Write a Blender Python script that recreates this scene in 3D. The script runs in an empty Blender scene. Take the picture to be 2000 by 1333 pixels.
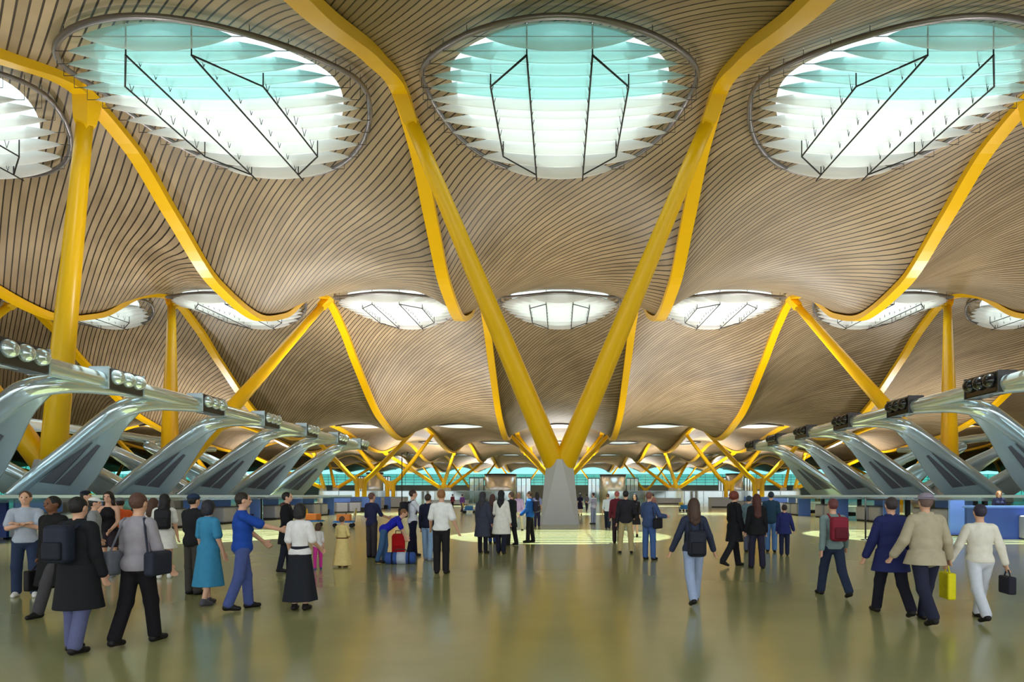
import bpy, math, random
import numpy as np
from mathutils import Vector, Matrix

random.seed(7)
R_ = np.random.RandomState(7)
SC = bpy.context.scene
COL = SC.collection
PI = math.pi
A = 7.8                 # half the spacing of the roof bays
F = 1200.0              # focal length in pixels of the 2000 px frame
VX, VY = 1093.0, 968.0  # vanishing point of the hall axis
EYE = 0.224 * A
KY = F * A              # depth in metres = KY * k


def srgb(r, g, b):
    def f(c):
        c /= 255.0
        return c / 12.92 if c <= 0.04045 else ((c + 0.055) / 1.055) ** 2.4
    return (f(r), f(g), f(b), 1.0)


# ------------------------------------------------------------------ tags
def tag(o, label=None, cat=None, group=None, kind=None):
    if label: o['label'] = label
    if cat: o['category'] = cat
    if group: o['group'] = group
    if kind: o['kind'] = kind
    return o


def empty(name, loc=(0, 0, 0), rz=0.0):
    o = bpy.data.objects.new(name, None)
    o.empty_display_size = 0.3
    COL.objects.link(o)
    o.location = loc
    o.rotation_euler = (0, 0, rz)
    return o


def copy_tree(o, parent=None):
    c = o.copy()
    COL.objects.link(c)
    c.parent = parent
    for ch in list(o.children):
        copy_tree(ch, c)
    return c


# ------------------------------------------------------------------ mesh builder
def mesh_from(name, V, Q, T=None, smooth=True):
    """V (n,3), Q (m,4) quads and T (p,3) triangles as numpy arrays"""
    me = bpy.data.meshes.new(name)
    V = np.asarray(V, dtype=np.float32)
    Q = np.asarray(Q, dtype=np.int32).reshape(-1, 4)
    T = np.zeros((0, 3), np.int32) if T is None else np.asarray(T, dtype=np.int32).reshape(-1, 3)
    me.vertices.add(len(V))
    me.vertices.foreach_set('co', V.ravel())
    loops = np.concatenate([Q.ravel(), T.ravel()])
    me.loops.add(len(loops))
    me.loops.foreach_set('vertex_index', loops)
    starts = np.concatenate([np.arange(len(Q)) * 4, len(Q) * 4 + np.arange(len(T)) * 3]).astype(np.int32)
    me.polygons.add(len(starts))
    me.polygons.foreach_set('loop_start', starts)
    me.polygons.foreach_set('use_smooth', np.full(len(starts), bool(smooth)))
    me.update(calc_edges=True)
    me.validate()
    return me


def link_mesh(name, me, mat, parent=None, loc=(0, 0, 0)):
    o = bpy.data.objects.new(name, me)
    if mat is not None and not me.materials:
        me.materials.append(mat)
    COL.objects.link(o)
    o.location = loc
    if parent is not None:
        o.parent = parent
    return o


class MB:
    def __init__(self):
        self.v = []
        self.f = []
        self.sm = []

    def add(self, vs, fs, smooth=False):
        b = len(self.v)
        self.v.extend([tuple(float(c) for c in p) for p in vs])
        for f in fs:
            self.f.append(tuple(b + i for i in f))
            self.sm.append(smooth)
        return self

    def box(self, c, s, rz=0.0, M=None):
        x, y, z = s[0] / 2, s[1] / 2, s[2] / 2
        vs = [Vector((sx * x, sy * y, sz * z)) for sz in (-1, 1) for sy in (-1, 1) for sx in (-1, 1)]
        m = M if M is not None else Matrix.Rotation(rz, 3, 'Z')
        vs = [m @ p + Vector(c) for p in vs]
        return self.add(vs, [(0, 2, 3, 1), (4, 5, 7, 6), (0, 1, 5, 4), (2, 6, 7, 3), (0, 4, 6, 2), (1, 3, 7, 5)])

    def bbox_round(self, c, s, r, seg=4, rz=0.0):
        """box with rounded vertical edges (plan corners) and a small top chamfer"""
        hx, hy, hz = s[0] / 2, s[1] / 2, s[2] / 2
        ring = []
        for cx, cy, a0 in ((hx - r, hy - r, 0), (-hx + r, hy - r, PI / 2), (-hx + r, -hy + r, PI), (hx - r, -hy + r, 1.5 * PI)):
            for i in range(seg + 1):
                a = a0 + i / seg * PI / 2
                ring.append((cx + r * math.cos(a), cy + r * math.sin(a)))
        n = len(ring)
        ch = min(r * 0.4, hz * 0.4)
        lev = [(-hz, 1 - ch / max(hx, hy)), (-hz + ch, 1), (hz - ch, 1), (hz, 1 - ch / max(hx, hy))]
        m = Matrix.Rotation(rz, 3, 'Z')
        vs = []
        for z, k in lev:
            for p in ring:
                q = m @ Vector((p[0] * k, p[1] * k, z))
                vs.append(q + Vector(c))
        fs = []
        for l in range(3):
            for i in range(n):
                j = (i + 1) % n
                fs.append((l * n + i, l * n + j, (l + 1) * n + j, (l + 1) * n + i))
        fs.append(tuple(reversed(range(n))))
        fs.append(tuple(range(3 * n, 4 * n)))
        return self.add(vs, fs)

    def tube(self, pts, rad, n=12, closed=False, cap=True, ell=None, up=None):
        pts = [Vector(p) for p in pts]
        m = len(pts)
        if not isinstance(rad, (list, tuple)):
            rad = [rad] * m
        vs, fs = [], []
        prev = None
        for i in range(m):
            if closed:
                t = pts[(i + 1) % m] - pts[(i - 1) % m]
            else:
                t = pts[min(i + 1, m - 1)] - pts[max(i - 1, 0)]
            t.normalize()
            if prev is None:
                ref = Vector(up) if up is not None else (Vector((0, 0, 1)) if abs(t.z) < 0.9 else Vector((1, 0, 0)))
                u = (ref - t * ref.dot(t)).normalized()
            else:
                u = (prev - t * prev.dot(t)).normalized()
            prev = u
            w = t.cross(u)
            r = rad[i]
            eu, ew = (1, 1) if ell is None else ell
            for j in range(n):
                a = 2 * PI * j / n
                vs.append(pts[i] + u * (r * eu * math.cos(a)) + w * (r * ew * math.sin(a)))
        for i in range(m if closed else m - 1):
            for j in range(n):
                a, b = i * n + j, i * n + (j + 1) % n
                c, d = ((i + 1) % m) * n + (j + 1) % n, ((i + 1) % m) * n + j
                fs.append((a, b, c, d))
        self.add(vs, fs, True)
        if cap and not closed:
            self.f.append(tuple(reversed([len(self.v) - m * n + j for j in range(n)])))
            self.sm.append(False)
            self.f.append(tuple([len(self.v) - n + j for j in range(n)]))
            self.sm.append(False)
        return self

    def sphere(self, c, r, nu=14, nv=9, s=(1, 1, 1)):
        vs, fs = [], []
        for i in range(nv + 1):
            th = PI * i / nv
            for j in range(nu):
                ph = 2 * PI * j / nu
                vs.append((c[0] + s[0] * r * math.sin(th) * math.cos(ph), c[1] + s[1] * r * math.sin(th) * math.sin(ph), c[2] + s[2] * r * math.cos(th)))
        for i in range(nv):
            for j in range(nu):
                fs.append((i * nu + j, (i + 1) * nu + j, (i + 1) * nu + (j + 1) % nu, i * nu + (j + 1) % nu))
        return self.add(vs, fs, True)

    def lathe(self, prof, c=(0, 0, 0), n=24, cap=True, smooth=True):
        vs, fs = [], []
        for r, z in prof:
            for j in range(n):
                a = 2 * PI * j / n
                vs.append((c[0] + r * math.cos(a), c[1] + r * math.sin(a), c[2] + z))
        for i in range(len(prof) - 1):
            for j in range(n):
                fs.append((i * n + j, i * n + (j + 1) % n, (i + 1) * n + (j + 1) % n, (i + 1) * n + j))
        self.add(vs, fs, smooth)
        if cap:
            b = len(self.v) - len(vs)
            self.f.append(tuple(reversed([b + j for j in range(n)]))); self.sm.append(False)
            e = len(self.v) - n
            self.f.append(tuple([e + j for j in range(n)])); self.sm.append(False)
        return self

    def build(self, name, mat, parent=None, loc=(0, 0, 0)):
        me = bpy.data.meshes.new(name)
        me.from_pydata(self.v, [], self.f)
        me.polygons.foreach_set('use_smooth', np.array(self.sm, dtype=bool))
        me.update()
        return link_mesh(name, me, mat, parent, loc)


# ------------------------------------------------------------------ materials
MATS = {}


def new_mat(name):
    m = bpy.data.materials.new(name)
    m.use_nodes = True
    nt = m.node_tree
    return m, nt, nt.nodes['Principled BSDF'], nt.nodes['Material Output']


def pmat(name, col, rough=0.5, metal=0.0, spec=0.5, var=0.0, scale=6.0, bump=0.0, coat=0.0):
    if name in MATS:
        return MATS[name]
    m, nt, b, out = new_mat(name)
    N = nt.nodes
    b.inputs['Roughness'].default_value = rough
    b.inputs['Metallic'].default_value = metal
    b.inputs['Specular IOR Level'].default_value = spec
    b.inputs['Coat Weight'].default_value = coat
    tc = N.new('ShaderNodeTexCoord')
    nz = N.new('ShaderNodeTexNoise')
    nz.inputs['Scale'].default_value = scale
    nz.inputs['Detail'].default_value = 5
    nt.links.new(tc.outputs['Object'], nz.inputs['Vector'])
    mx = N.new('ShaderNodeMixRGB')
    mx.inputs[1].default_value = tuple(c * (1 - var) for c in col[:3]) + (1,)
    mx.inputs[2].default_value = tuple(min(1, c * (1 + var)) for c in col[:3]) + (1,)
    nt.links.new(nz.outputs['Fac'], mx.inputs[0])
    nt.links.new(mx.outputs[0], b.inputs['Base Color'])
    if bump > 0:
        bp = N.new('ShaderNodeBump')
        bp.inputs['Strength'].default_value = bump
        bp.inputs['Distance'].default_value = 0.02
        nt.links.new(nz.outputs['Fac'], bp.inputs['Height'])
        nt.links.new(bp.outputs[0], b.inputs['Normal'])
    MATS[name] = m
    return m


def cloth(rgb, rough=0.85):
    return pmat('cloth_%d_%d_%d' % rgb, srgb(*rgb), rough, 0, 0.25, 0.16, 14.0, 0.25)


M_YELLOW = pmat('yellow_paint', srgb(240, 186, 6), 0.33, 0, 0.45, 0.04, 0.6)
M_PEDESTAL = pmat('grey_concrete', srgb(190, 188, 190), 0.6, 0, 0.3, 0.05, 1.5)
M_CHROME = pmat('polished_steel', srgb(208, 222, 230), 0.08, .65, 0.5, 0.05, 0.8)
M_STEEL = pmat('brushed_steel', srgb(172, 188, 196), 0.22, .35, 0.5, 0.08, 1.2)
M_DARKMETAL = pmat('dark_grey_metal', srgb(75, 72, 74), 0.4, 0.6, 0.5, 0.05, 3)
M_RING = pmat('grey_ring_metal', srgb(125, 120, 122), 0.35, 0.7, 0.5, 0.05, 3)
M_BLACK = pmat('black_metal', srgb(22, 21, 22), 0.45, 0.3, 0.5, 0.05, 3)
M_BLACKGLOSS = pmat('black_gloss', srgb(18, 16, 18), 0.15, 0.0, 0.6, 0.05, 3)
M_WHITE = pmat('white_paint', srgb(240, 240, 238), 0.7, 0, 0.3, 0.03, 2)
M_LIFT = pmat('pale_satin_metal', srgb(228, 228, 230), .22, .6)
M_DRUM = pmat('white_plaster', srgb(246, 246, 244), 0.8, 0, 0.2, 0.02, 2)
M_BLUE = pmat('cornflower_blue_panel', srgb(112, 150, 235), 0.45, 0, 0.4, 0.05, 1.5)
M_NAVYPANEL = pmat('deep_blue_panel', srgb(60, 88, 170), 0.45, 0, 0.4, 0.05, 1.5)
M_DESK = pmat('light_grey_laminate', srgb(172, 172, 184), 0.4, 0, 0.4, 0.05, 1.5)
M_GREYDK = pmat('dark_grey_laminate', srgb(88, 88, 96), 0.45, 0, 0.4, 0.05, 1.5)
M_PARAPET = pmat('grey_parapet', srgb(182, 184, 192), 0.5, 0, 0.4, 0.07, 0.5)
M_ORANGE = pmat('orange_plastic', srgb(226, 130, 50), 0.5)
M_CARTBLUE = pmat('blue_plastic', srgb(40, 120, 190), 0.45)
M_CARTYEL = pmat('yellow_plastic', srgb(225, 185, 30), 0.45)
M_RUBBER = pmat('black_rubber', srgb(20, 20, 20), 0.8)
M_SKIRTING = pmat('dark_recess', srgb(40, 36, 34), 0.7)


def floor_mat():
    m, nt, b, out = new_mat('polished_olive_stone')
    N, L = nt.nodes, nt.links
    tc = N.new('ShaderNodeTexCoord')
    n1 = N.new('ShaderNodeTexNoise'); n1.inputs['Scale'].default_value = 0.14; n1.inputs['Detail'].default_value = 6
    n2 = N.new('ShaderNodeTexNoise'); n2.inputs['Scale'].default_value = 1.3; n2.inputs['Detail'].default_value = 5
    L.new(tc.outputs['Object'], n1.inputs['Vector']); L.new(tc.outputs['Object'], n2.inputs['Vector'])
    r1 = N.new('ShaderNodeValToRGB')
    r1.color_ramp.elements[0].position = 0.32; r1.color_ramp.elements[0].color = srgb(146, 144, 96)
    r1.color_ramp.elements[1].position = 0.68; r1.color_ramp.elements[1].color = srgb(180, 176, 126)
    L.new(n1.outputs['Fac'], r1.inputs[0])
    mx = N.new('ShaderNodeMixRGB'); mx.blend_type = 'MULTIPLY'; mx.inputs[0].default_value = 0.35
    L.new(r1.outputs[0], mx.inputs[1]); L.new(n2.outputs['Color'], mx.inputs[2])
    r2 = N.new('ShaderNodeValToRGB')
    r2.color_ramp.elements[0].color = (0.7, 0.7, 0.7, 1); r2.color_ramp.elements[1].color = (1.15, 1.15, 1.15, 1)
    L.new(n2.outputs['Fac'], r2.inputs[0]); L.new(r2.outputs[0], mx.inputs[2])
    L.new(mx.outputs[0], b.inputs['Base Color'])
    rr = N.new('ShaderNodeMapRange'); rr.inputs['To Min'].default_value = 0.12; rr.inputs['To Max'].default_value = 0.22
    L.new(n1.outputs['Fac'], rr.inputs['Value']); L.new(rr.outputs[0], b.inputs['Roughness'])
    b.inputs['Specular IOR Level'].default_value = 0.55
    return m


def roof_mat():
    """timber slats running diagonally in plan, with dark open joints"""
    m, nt, b, out = new_mat('timber_slats')
    N, L = nt.nodes, nt.links
    tc = N.new('ShaderNodeTexCoord')
    sp = N.new('ShaderNodeSeparateXYZ'); L.new(tc.outputs['Object'], sp.inputs[0])
    ad = N.new('ShaderNodeMath'); ad.operation = 'ADD'; L.new(sp.outputs[0], ad.inputs[0]); L.new(sp.outputs[1], ad.inputs[1])
    mu = N.new('ShaderNodeMath'); mu.operation = 'MULTIPLY'; mu.inputs[1].default_value = 1 / 0.5; L.new(ad.outputs[0], mu.inputs[0])
    fr = N.new('ShaderNodeMath'); fr.operation = 'FRACT'; L.new(mu.outputs[0], fr.inputs[0])
    lt = N.new('ShaderNodeMath'); lt.operation = 'LESS_THAN'; lt.inputs[1].default_value = 0.20; L.new(fr.outputs[0], lt.inputs[0])
    fl = N.new('ShaderNodeMath'); fl.operation = 'FLOOR'; L.new(mu.outputs[0], fl.inputs[0])
    # boards along the slat
    su = N.new('ShaderNodeMath'); su.operation = 'SUBTRACT'; L.new(sp.outputs[0], su.inputs[0]); L.new(sp.outputs[1], su.inputs[1])
    s2 = N.new('ShaderNodeMath'); s2.operation = 'MULTIPLY'; s2.inputs[1].default_value = 0.16; L.new(su.outputs[0], s2.inputs[0])
    cb = N.new('ShaderNodeCombineXYZ'); L.new(fl.outputs[0], cb.inputs[0]); L.new(s2.outputs[0], cb.inputs[1])
    n1 = N.new('ShaderNodeTexNoise'); n1.inputs['Scale'].default_value = 0.9; n1.inputs['Detail'].default_value = 3
    L.new(cb.outputs[0], n1.inputs['Vector'])
    n2 = N.new('ShaderNodeTexNoise'); n2.inputs['Scale'].default_value = 0.16; n2.inputs['Detail'].default_value = 4
    L.new(tc.outputs['Object'], n2.inputs['Vector'])
    av = N.new('ShaderNodeMath'); av.operation = 'ADD'; L.new(n1.outputs['Fac'], av.inputs[0]); L.new(n2.outputs['Fac'], av.inputs[1])
    hv = N.new('ShaderNodeMath'); hv.operation = 'MULTIPLY'; hv.inputs[1].default_value = 0.5; L.new(av.outputs[0], hv.inputs[0])
    r1 = N.new('ShaderNodeValToRGB')
    r1.color_ramp.elements[0].position = 0.3; r1.color_ramp.elements[0].color = srgb(116, 98, 74)
    r1.color_ramp.elements[1].position = 0.7; r1.color_ramp.elements[1].color = srgb(178, 155, 123)
    L.new(hv.outputs[0], r1.inputs[0])
    mx = N.new('ShaderNodeMixRGB'); L.new(lt.outputs[0], mx.inputs[0]); L.new(r1.outputs[0], mx.inputs[1])
    mx.inputs[2].default_value = srgb(40, 29, 20)
    L.new(mx.outputs[0], b.inputs['Base Color'])
    b.inputs['Roughness'].default_value = 0.5
    b.inputs['Specular IOR Level'].default_value = 0.35
    return m


def mix_mat(name, fac, parts):
    """mix of two closures given as (type, colour, extra)"""
    m = bpy.data.materials.new(name)
    m.use_nodes = True
    nt = m.node_tree
    for n in list(nt.nodes):
        nt.nodes.remove(n)
    out = nt.nodes.new('ShaderNodeOutputMaterial')
    mx = nt.nodes.new('ShaderNodeMixShader')
    mx.inputs[0].default_value = fac
    for i, (ty, col, rough) in enumerate(parts):
        s = nt.nodes.new(ty)
        s.inputs['Color'].default_value = col
        if rough is not None and 'Roughness' in s.inputs:
            s.inputs['Roughness'].default_value = rough
        nt.links.new(s.outputs[0], mx.inputs[1 + i])
    nt.links.new(mx.outputs[0], out.inputs[0])
    return m


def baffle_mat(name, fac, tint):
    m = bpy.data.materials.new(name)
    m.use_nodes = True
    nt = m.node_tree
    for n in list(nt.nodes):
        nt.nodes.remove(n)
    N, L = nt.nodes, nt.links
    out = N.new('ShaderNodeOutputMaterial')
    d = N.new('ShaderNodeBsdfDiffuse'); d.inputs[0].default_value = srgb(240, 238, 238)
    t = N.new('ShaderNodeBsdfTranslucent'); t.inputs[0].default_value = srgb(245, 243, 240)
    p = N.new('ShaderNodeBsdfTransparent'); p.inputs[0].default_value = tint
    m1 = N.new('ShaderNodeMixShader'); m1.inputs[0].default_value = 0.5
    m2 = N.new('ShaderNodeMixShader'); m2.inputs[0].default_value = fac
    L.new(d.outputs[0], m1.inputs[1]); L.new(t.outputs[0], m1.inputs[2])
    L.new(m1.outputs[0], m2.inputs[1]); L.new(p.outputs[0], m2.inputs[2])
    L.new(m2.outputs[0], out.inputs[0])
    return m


M_FLOOR = floor_mat()
M_ROOF = roof_mat()
M_BAFFLE_SKYLIT = baffle_mat('white_fabric_sky_tinted', .42, srgb(160, 222, 222))  # front rows: teal of the sky shining through is put into the tint
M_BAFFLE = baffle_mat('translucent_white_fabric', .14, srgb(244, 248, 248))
M_PANE = mix_mat('pale_roof_glass', 0.05, [('ShaderNodeBsdfTransparent', srgb(238, 250, 252), None), ('ShaderNodeBsdfGlossy', (1, 1, 1, 1), 0.05)])
M_TEAL = mix_mat('teal_facade_glass', 0.14, [('ShaderNodeBsdfTransparent', srgb(128, 196, 188), None), ('ShaderNodeBsdfGlossy', (0.8, 1, 1, 1), 0.1)])
M_LUNETTE = mix_mat('pale_cyan_glass', 0.08, [('ShaderNodeBsdfTransparent', srgb(186, 232, 236), None), ('ShaderNodeBsdfGlossy', (1, 1, 1, 1), 0.1)])
M_CLEAR = mix_mat('clear_screen_glass', 0.3, [('ShaderNodeBsdfTransparent', srgb(205, 222, 222), None), ('ShaderNodeBsdfGlossy', (0.9, 0.95, 0.95, 1), 0.08)])


# ------------------------------------------------------------------ roof shape
def pchip(xk, yk):
    xk = np.array(xk, float); yk = np.array(yk, float)
    h = np.diff(xk); d = np.diff(yk) / h
    m = np.zeros_like(xk)
    for i in range(1, len(xk) - 1):
        if d[i - 1] * d[i] > 0:
            w1, w2 = 2 * h[i] + h[i - 1], h[i] + 2 * h[i - 1]
            m[i] = (w1 + w2) / (w1 / d[i - 1] + w2 / d[i])
    m[0] = 0; m[-1] = 0

    def f(x):
        x = np.clip(np.asarray(x, float), xk[0], xk[-1])
        i = np.clip(np.searchsorted(xk, x, side='right') - 1, 0, len(xk) - 2)
        t = (x - xk[i]) / h[i]
        return ((1 + 2 * t) * (1 - t) ** 2 * yk[i] + t * (1 - t) ** 2 * h[i] * m[i]
                + t * t * (3 - 2 * t) * yk[i + 1] + t * t * (t - 1) * h[i] * m[i + 1])
    return f


KB = [(-.0036, 2.45), (-.0020, 1.75), (-.0004, 2.5), (.0012, 1.65), (.0020, 1.96), (.00275, 2.38), (.0032, 2.56), (.00356, 2.47), (.0040, 2.17), (.00446, 1.87), (.0050, 1.78),
      (.0055, 1.95), (.0061, 2.40), (.0066, 2.56), (.0071, 2.32), (.0075, 2.0), (.0086, 1.30), (.0096, 1.08), (.0112, 1.55), (.0141, 1.22), (.0168, 1.75),
      (.0195, 1.30), (.0222, 1.75), (.0250, 1.35), (.0277, 1.75), (.0305, 1.40), (.0345, 1.75)]
KM = [(-.0036, 2.4), (-.0020, 2.15), (-.0004, 2.45), (.0012, 2.05), (.0020, 2.2), (.0032, 2.48), (.0050, 2.18), (.0065, 2.47), (.0096, 1.38), (.0110, 1.55), (.0141, 1.58), (.0168, 1.75),
      (.0195, 1.60), (.0222, 1.78), (.0250, 1.62), (.0277, 1.78), (.0305, 1.68), (.0345, 1.95)]
fB = pchip(*zip(*KB))
fM = pchip(*zip(*KM))


def beam_z(Y):
    return fB(np.asarray(Y) / KY) * A + EYE


def roof_z(X, Y):
    X = np.asarray(X, float); Y = np.asarray(Y, float)
    u = ((X / A + 1) % 2) - 1
    k = Y / KY
    b = fB(k)
    return (b + (fM(k) - b) * (1 - u * u)) * A + EYE


# skylight rows: (k of the centre, radius / A, detailed, columns)
SKY_ROWS = [(-.0003, .8, 0, range(-4, 5, 2)), (.0031, .815, 2, range(-4, 5, 2)), (.0064, .77, 2, range(-6, 7, 2)), (.0107, .64, 1, range(-8, 9, 2)),
            (.0168, .6, 0, range(-8, 9, 2)), (.0222, .6, 0, range(-8, 9, 2)), (.0277, .6, 0, range(-8, 9, 2))]
NX = 16
HALF = 30


def hole_r(r, d):
    return r * A * (.80 if d == 2 else .94)


def build_roof():
    Y0, Y1 = -.0036 * KY, .0345 * KY
    br = [Y0]
    rows = []
    for k, r, d, cols in SKY_ROWS:
        ys = k * KY
        h = (r + .10) * A
        rows.append((ys - h, ys + h, hole_r(r, d), set(cols)))
        br += [ys - h, ys + h]
    br.append(Y1)
    ylist = [br[0]]
    for a, b in zip(br[:-1], br[1:]):
        mid = (a + b) / 2
        st = 0.55 if mid < 75 else (0.95 if mid < 135 else 1.9)
        n = max(2, int(math.ceil((b - a) / st)))
        ylist += [a + (b - a) * i / n for i in range(1, n + 1)]
    ys = np.array(ylist)
    xs = np.arange(-HALF * NX // 2, HALF * NX // 2 + 1) * (2 * A / NX)
    nx, ny = len(xs), len(ys)
    gx, gy = np.meshgrid(xs, ys)
    V = [np.stack([gx.ravel(), gy.ravel(), roof_z(gx, gy).ravel()], 1)]
    mask = np.ones((ny - 1, nx - 1), bool)
    Qx = []
    nv = nx * ny
    for ya, yb, r, cols in rows:
        ia = int(np.argmin(abs(ys - ya))); ib = int(np.argmin(abs(ys - yb)))
        for c in cols:
            x0 = (c - 1) * A
            ja = int(np.argmin(abs(xs - x0))); jb = ja + NX
            mask[ia:ib, ja:jb] = False
            loop = [(ia, j) for j in range(ja, jb)] + [(i, jb) for i in range(ia, ib)] + [(ib, j) for j in range(jb, ja, -1)] + [(i, ja) for i in range(ib, ia, -1)]
            n = len(loop)
            bx = np.array([xs[j] for i, j in loop]); by = np.array([ys[i] for i, j in loop])
            cx, cy = c * A, (ya + yb) / 2
            ang = np.arctan2(by - cy, bx - cx)
            px, py = cx + r * np.cos(ang), cy + r * np.sin(ang)
            idx = [np.array([i * nx + j for i, j in loop])]
            NR = 6
            for q in range(1, NR + 1):
                t = q / NR
                X = bx + (px - bx) * t; Y = by + (py - by) * t
                V.append(np.stack([X, Y, roof_z(X, Y)], 1))
                idx.append(np.arange(nv, nv + n)); nv += n
            for q in range(NR):
                a, b = idx[q], idx[q + 1]
                Qx.append(np.stack([a, b, np.roll(b, -1), np.roll(a, -1)], 1))
    i, j = np.nonzero(mask)
    q0 = i * nx + j
    Q = np.concatenate([np.stack([q0, q0 + nx, q0 + nx + 1, q0 + 1], 1)] + Qx)
    o = link_mesh('ceiling', mesh_from('ceiling', np.concatenate(V), Q), M_ROOF)
    tag(o, kind='structure')


build_roof()

# floor
fl = MB()
fl.add([(-320, -40, 0), (320, -40, 0), (320, 325, 0), (-320, 325, 0)], [(0, 1, 2, 3)])
tag(fl.build('floor', M_FLOOR), kind='structure')

ORD = ['', 'second ', 'third ', 'fourth ', 'fifth ', 'sixth ', 'seventh ', 'eighth ', 'ninth ', 'tenth ']


# ------------------------------------------------------------------ roof beams
def beam(n):
    X = n * A
    Y = np.concatenate([np.arange(-.0035 * KY, 80, 0.6), np.arange(80, .0344 * KY, 1.2)])
    z = beam_z(Y) + 0.05
    b = MB()
    w, d = .39, .42
    vs, fs = [], []
    dy = np.gradient(z, Y)
    for i in range(len(Y)):
        t = Vector((0, 1, dy[i])).normalized()
        nrm = Vector((0, -t.z, t.y))
        for sx, sd in ((-1, 0), (1, 0), (1, -1), (-1, -1)):
            p = Vector((sx * w, Y[i], z[i])) + nrm * (sd * d)
            vs.append(p)
    for i in range(len(Y) - 1):
        for j in range(4):
            a, c = i * 4 + j, i * 4 + (j + 1) % 4
            fs.append((a, c, c + 4, a + 4))
    b.add(vs, fs, False)
    o = b.build('roof_beam', M_YELLOW, None, (X, 0, 0))
    k = (abs(n) - 1) // 2
    side = 'left' if n < 0 else 'right'
    lab = ('yellow wavy roof beam just %s of the central grey pedestal' % side) if k == 0 else \
        '%syellow wavy roof beam to the %s of the central grey pedestal' % (ORD[k], side)
    tag(o, lab, 'beam', 'yellow wavy roof beams')


for n in range(-13, 14, 2):
    beam(n)


# ------------------------------------------------------------------ skylights
def skylight(k, r, detail):
    ys, R = k * KY, r * A
    rt = empty('skylight')
    n = 64
    th = [2 * PI * i / n for i in range(n)]
    zc = float(np.mean([roof_z(R * math.cos(t), ys + R * math.sin(t)) for t in th]))
    rt.location = (0, ys, zc)

    def zl(x, y):
        return float(roof_z(x, ys + y)) - zc
    Rh = hole_r(r, detail)
    Rr = R if detail else R * 1.0
    drop = .38 if detail == 2 else .15
    MB().tube([(Rr * math.cos(t), Rr * math.sin(t), zl(Rr * math.cos(t), Rr * math.sin(t)) - drop) for t in th], .12 if detail == 2 else .14, 8, closed=True).build('rim_ring', M_RING, rt)
    H = .36 * A * (r / .82)
    Rt = Rh * .93
    vs, fs = [], []
    for lv in range(5):
        t = lv / 4
        for a in th:
            p = Vector((Rh * math.cos(a), Rh * math.sin(a), zl(Rh * math.cos(a), Rh * math.sin(a))))
            vs.append(p.lerp(Vector((Rt * math.cos(a), Rt * math.sin(a), H)), t))
    for lv in range(4):
        for i in range(n):
            j = (i + 1) % n
            fs.append((lv * n + i, lv * n + j, (lv + 1) * n + j, (lv + 1) * n + i))
    MB().add(vs, fs, True).build('light_well', M_DRUM, rt)
    g = MB()
    g.lathe([(Rt * 1.03, H), (Rt * 1.03, H + .06)], n=n)
    g.build('glass_roof', M_PANE, rt)
    if detail == 0:
        return rt
    NB, hh, tk, hang = (12, .58, .19, .74) if detail == 2 else (5, .5, .2, .25)
    sp = (1.80 if detail == 2 else 1.5) * R / NB
    s = R / .82
    cab = MB()
    for i in range(NB):
        y = (i - (NB - 1) / 2) * sp
        ch = math.sqrt((R * .945) ** 2 - y * y)
        full = math.sqrt(R ** 2 - y * y)
        z = min(zl(0, y), zl(ch * .9, y)) * (.62 if y < 0 else 1) - hang
        lens_baffle(ch, hh, tk).build('baffle', M_BAFFLE_SKYLIT if (i < 5 and r > .8) else M_BAFFLE, rt, (0, y, z))
        if detail < 2:
            continue
        cab.tube([(-full, y, z), (full, y, z)], .016, 5)
        for x in (-.38, -.165, .165, .38):
            if abs(y) < (.42 if abs(x) > .3 else .72) * R:
                for dy in (-.16, .16):
                    cab.tube([(x * s, y, frame_z(y, zl)), (x * s + dy, y + dy * .6, z)], .016, 4)
        for q in (-1, 1):
            cab.tube([(q * full, y, z), (q * full * 1.0, y, zl(full, y))], .014, 4)
    if detail < 2:
        return rt
    cab.build('suspension_cables', M_DARKMETAL, rt)
    fr = MB()
    q = [(-.165, -.66), (.165, -.66), (.38, -.36), (.38, .40), (.165, .60), (-.165, .60), (-.38, .40), (-.38, -.36)]
    q = [Vector((x * s, y * s, frame_z(y * s, zl))) for x, y in q]
    fr.tube(q[1:5], .042, 6)
    fr.tube([q[5], q[6], q[7], q[0]], .042, 6)
    for a, b in ((0, 5), (1, 4)):
        fr.tube([q[a].lerp(q[b], t / 6) * 1.0 for t in range(7)] + [q[b] + Vector((0, .08 * s, 0))], .042, 6)
    for p in q:
        fr.tube([p, p + Vector((0, 0, zl(p.x, p.y) - p.z))], .03, 6)
    fr.build('hanging_frame', M_BLACK, rt)
    return rt


def frame_z(y, zl):
    return min(zl(0, y), zl(0, 0) + .1) * (.6 if y < 0 else .8) - 1.45


def lens_baffle(ch, hh, th):
    b = MB()
    nu, nv = 30, 12
    vs, fs = [], []
    for i in range(nu + 1):
        t = -1 + 2 * i / nu
        e = max(0.0, 1 - abs(t) ** 1.9) ** 0.78
        e = max(e, .02)
        for j in range(nv):
            a = 2 * PI * j / nv
            vs.append((ch * t, th * e * math.sin(a), hh * e * math.cos(a)))
    for i in range(nu):
        for j in range(nv):
            fs.append((i * nv + j, i * nv + (j + 1) % nv, (i + 1) * nv + (j + 1) % nv, (i + 1) * nv + j))
    b.add(vs, fs, True)
    return b


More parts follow.
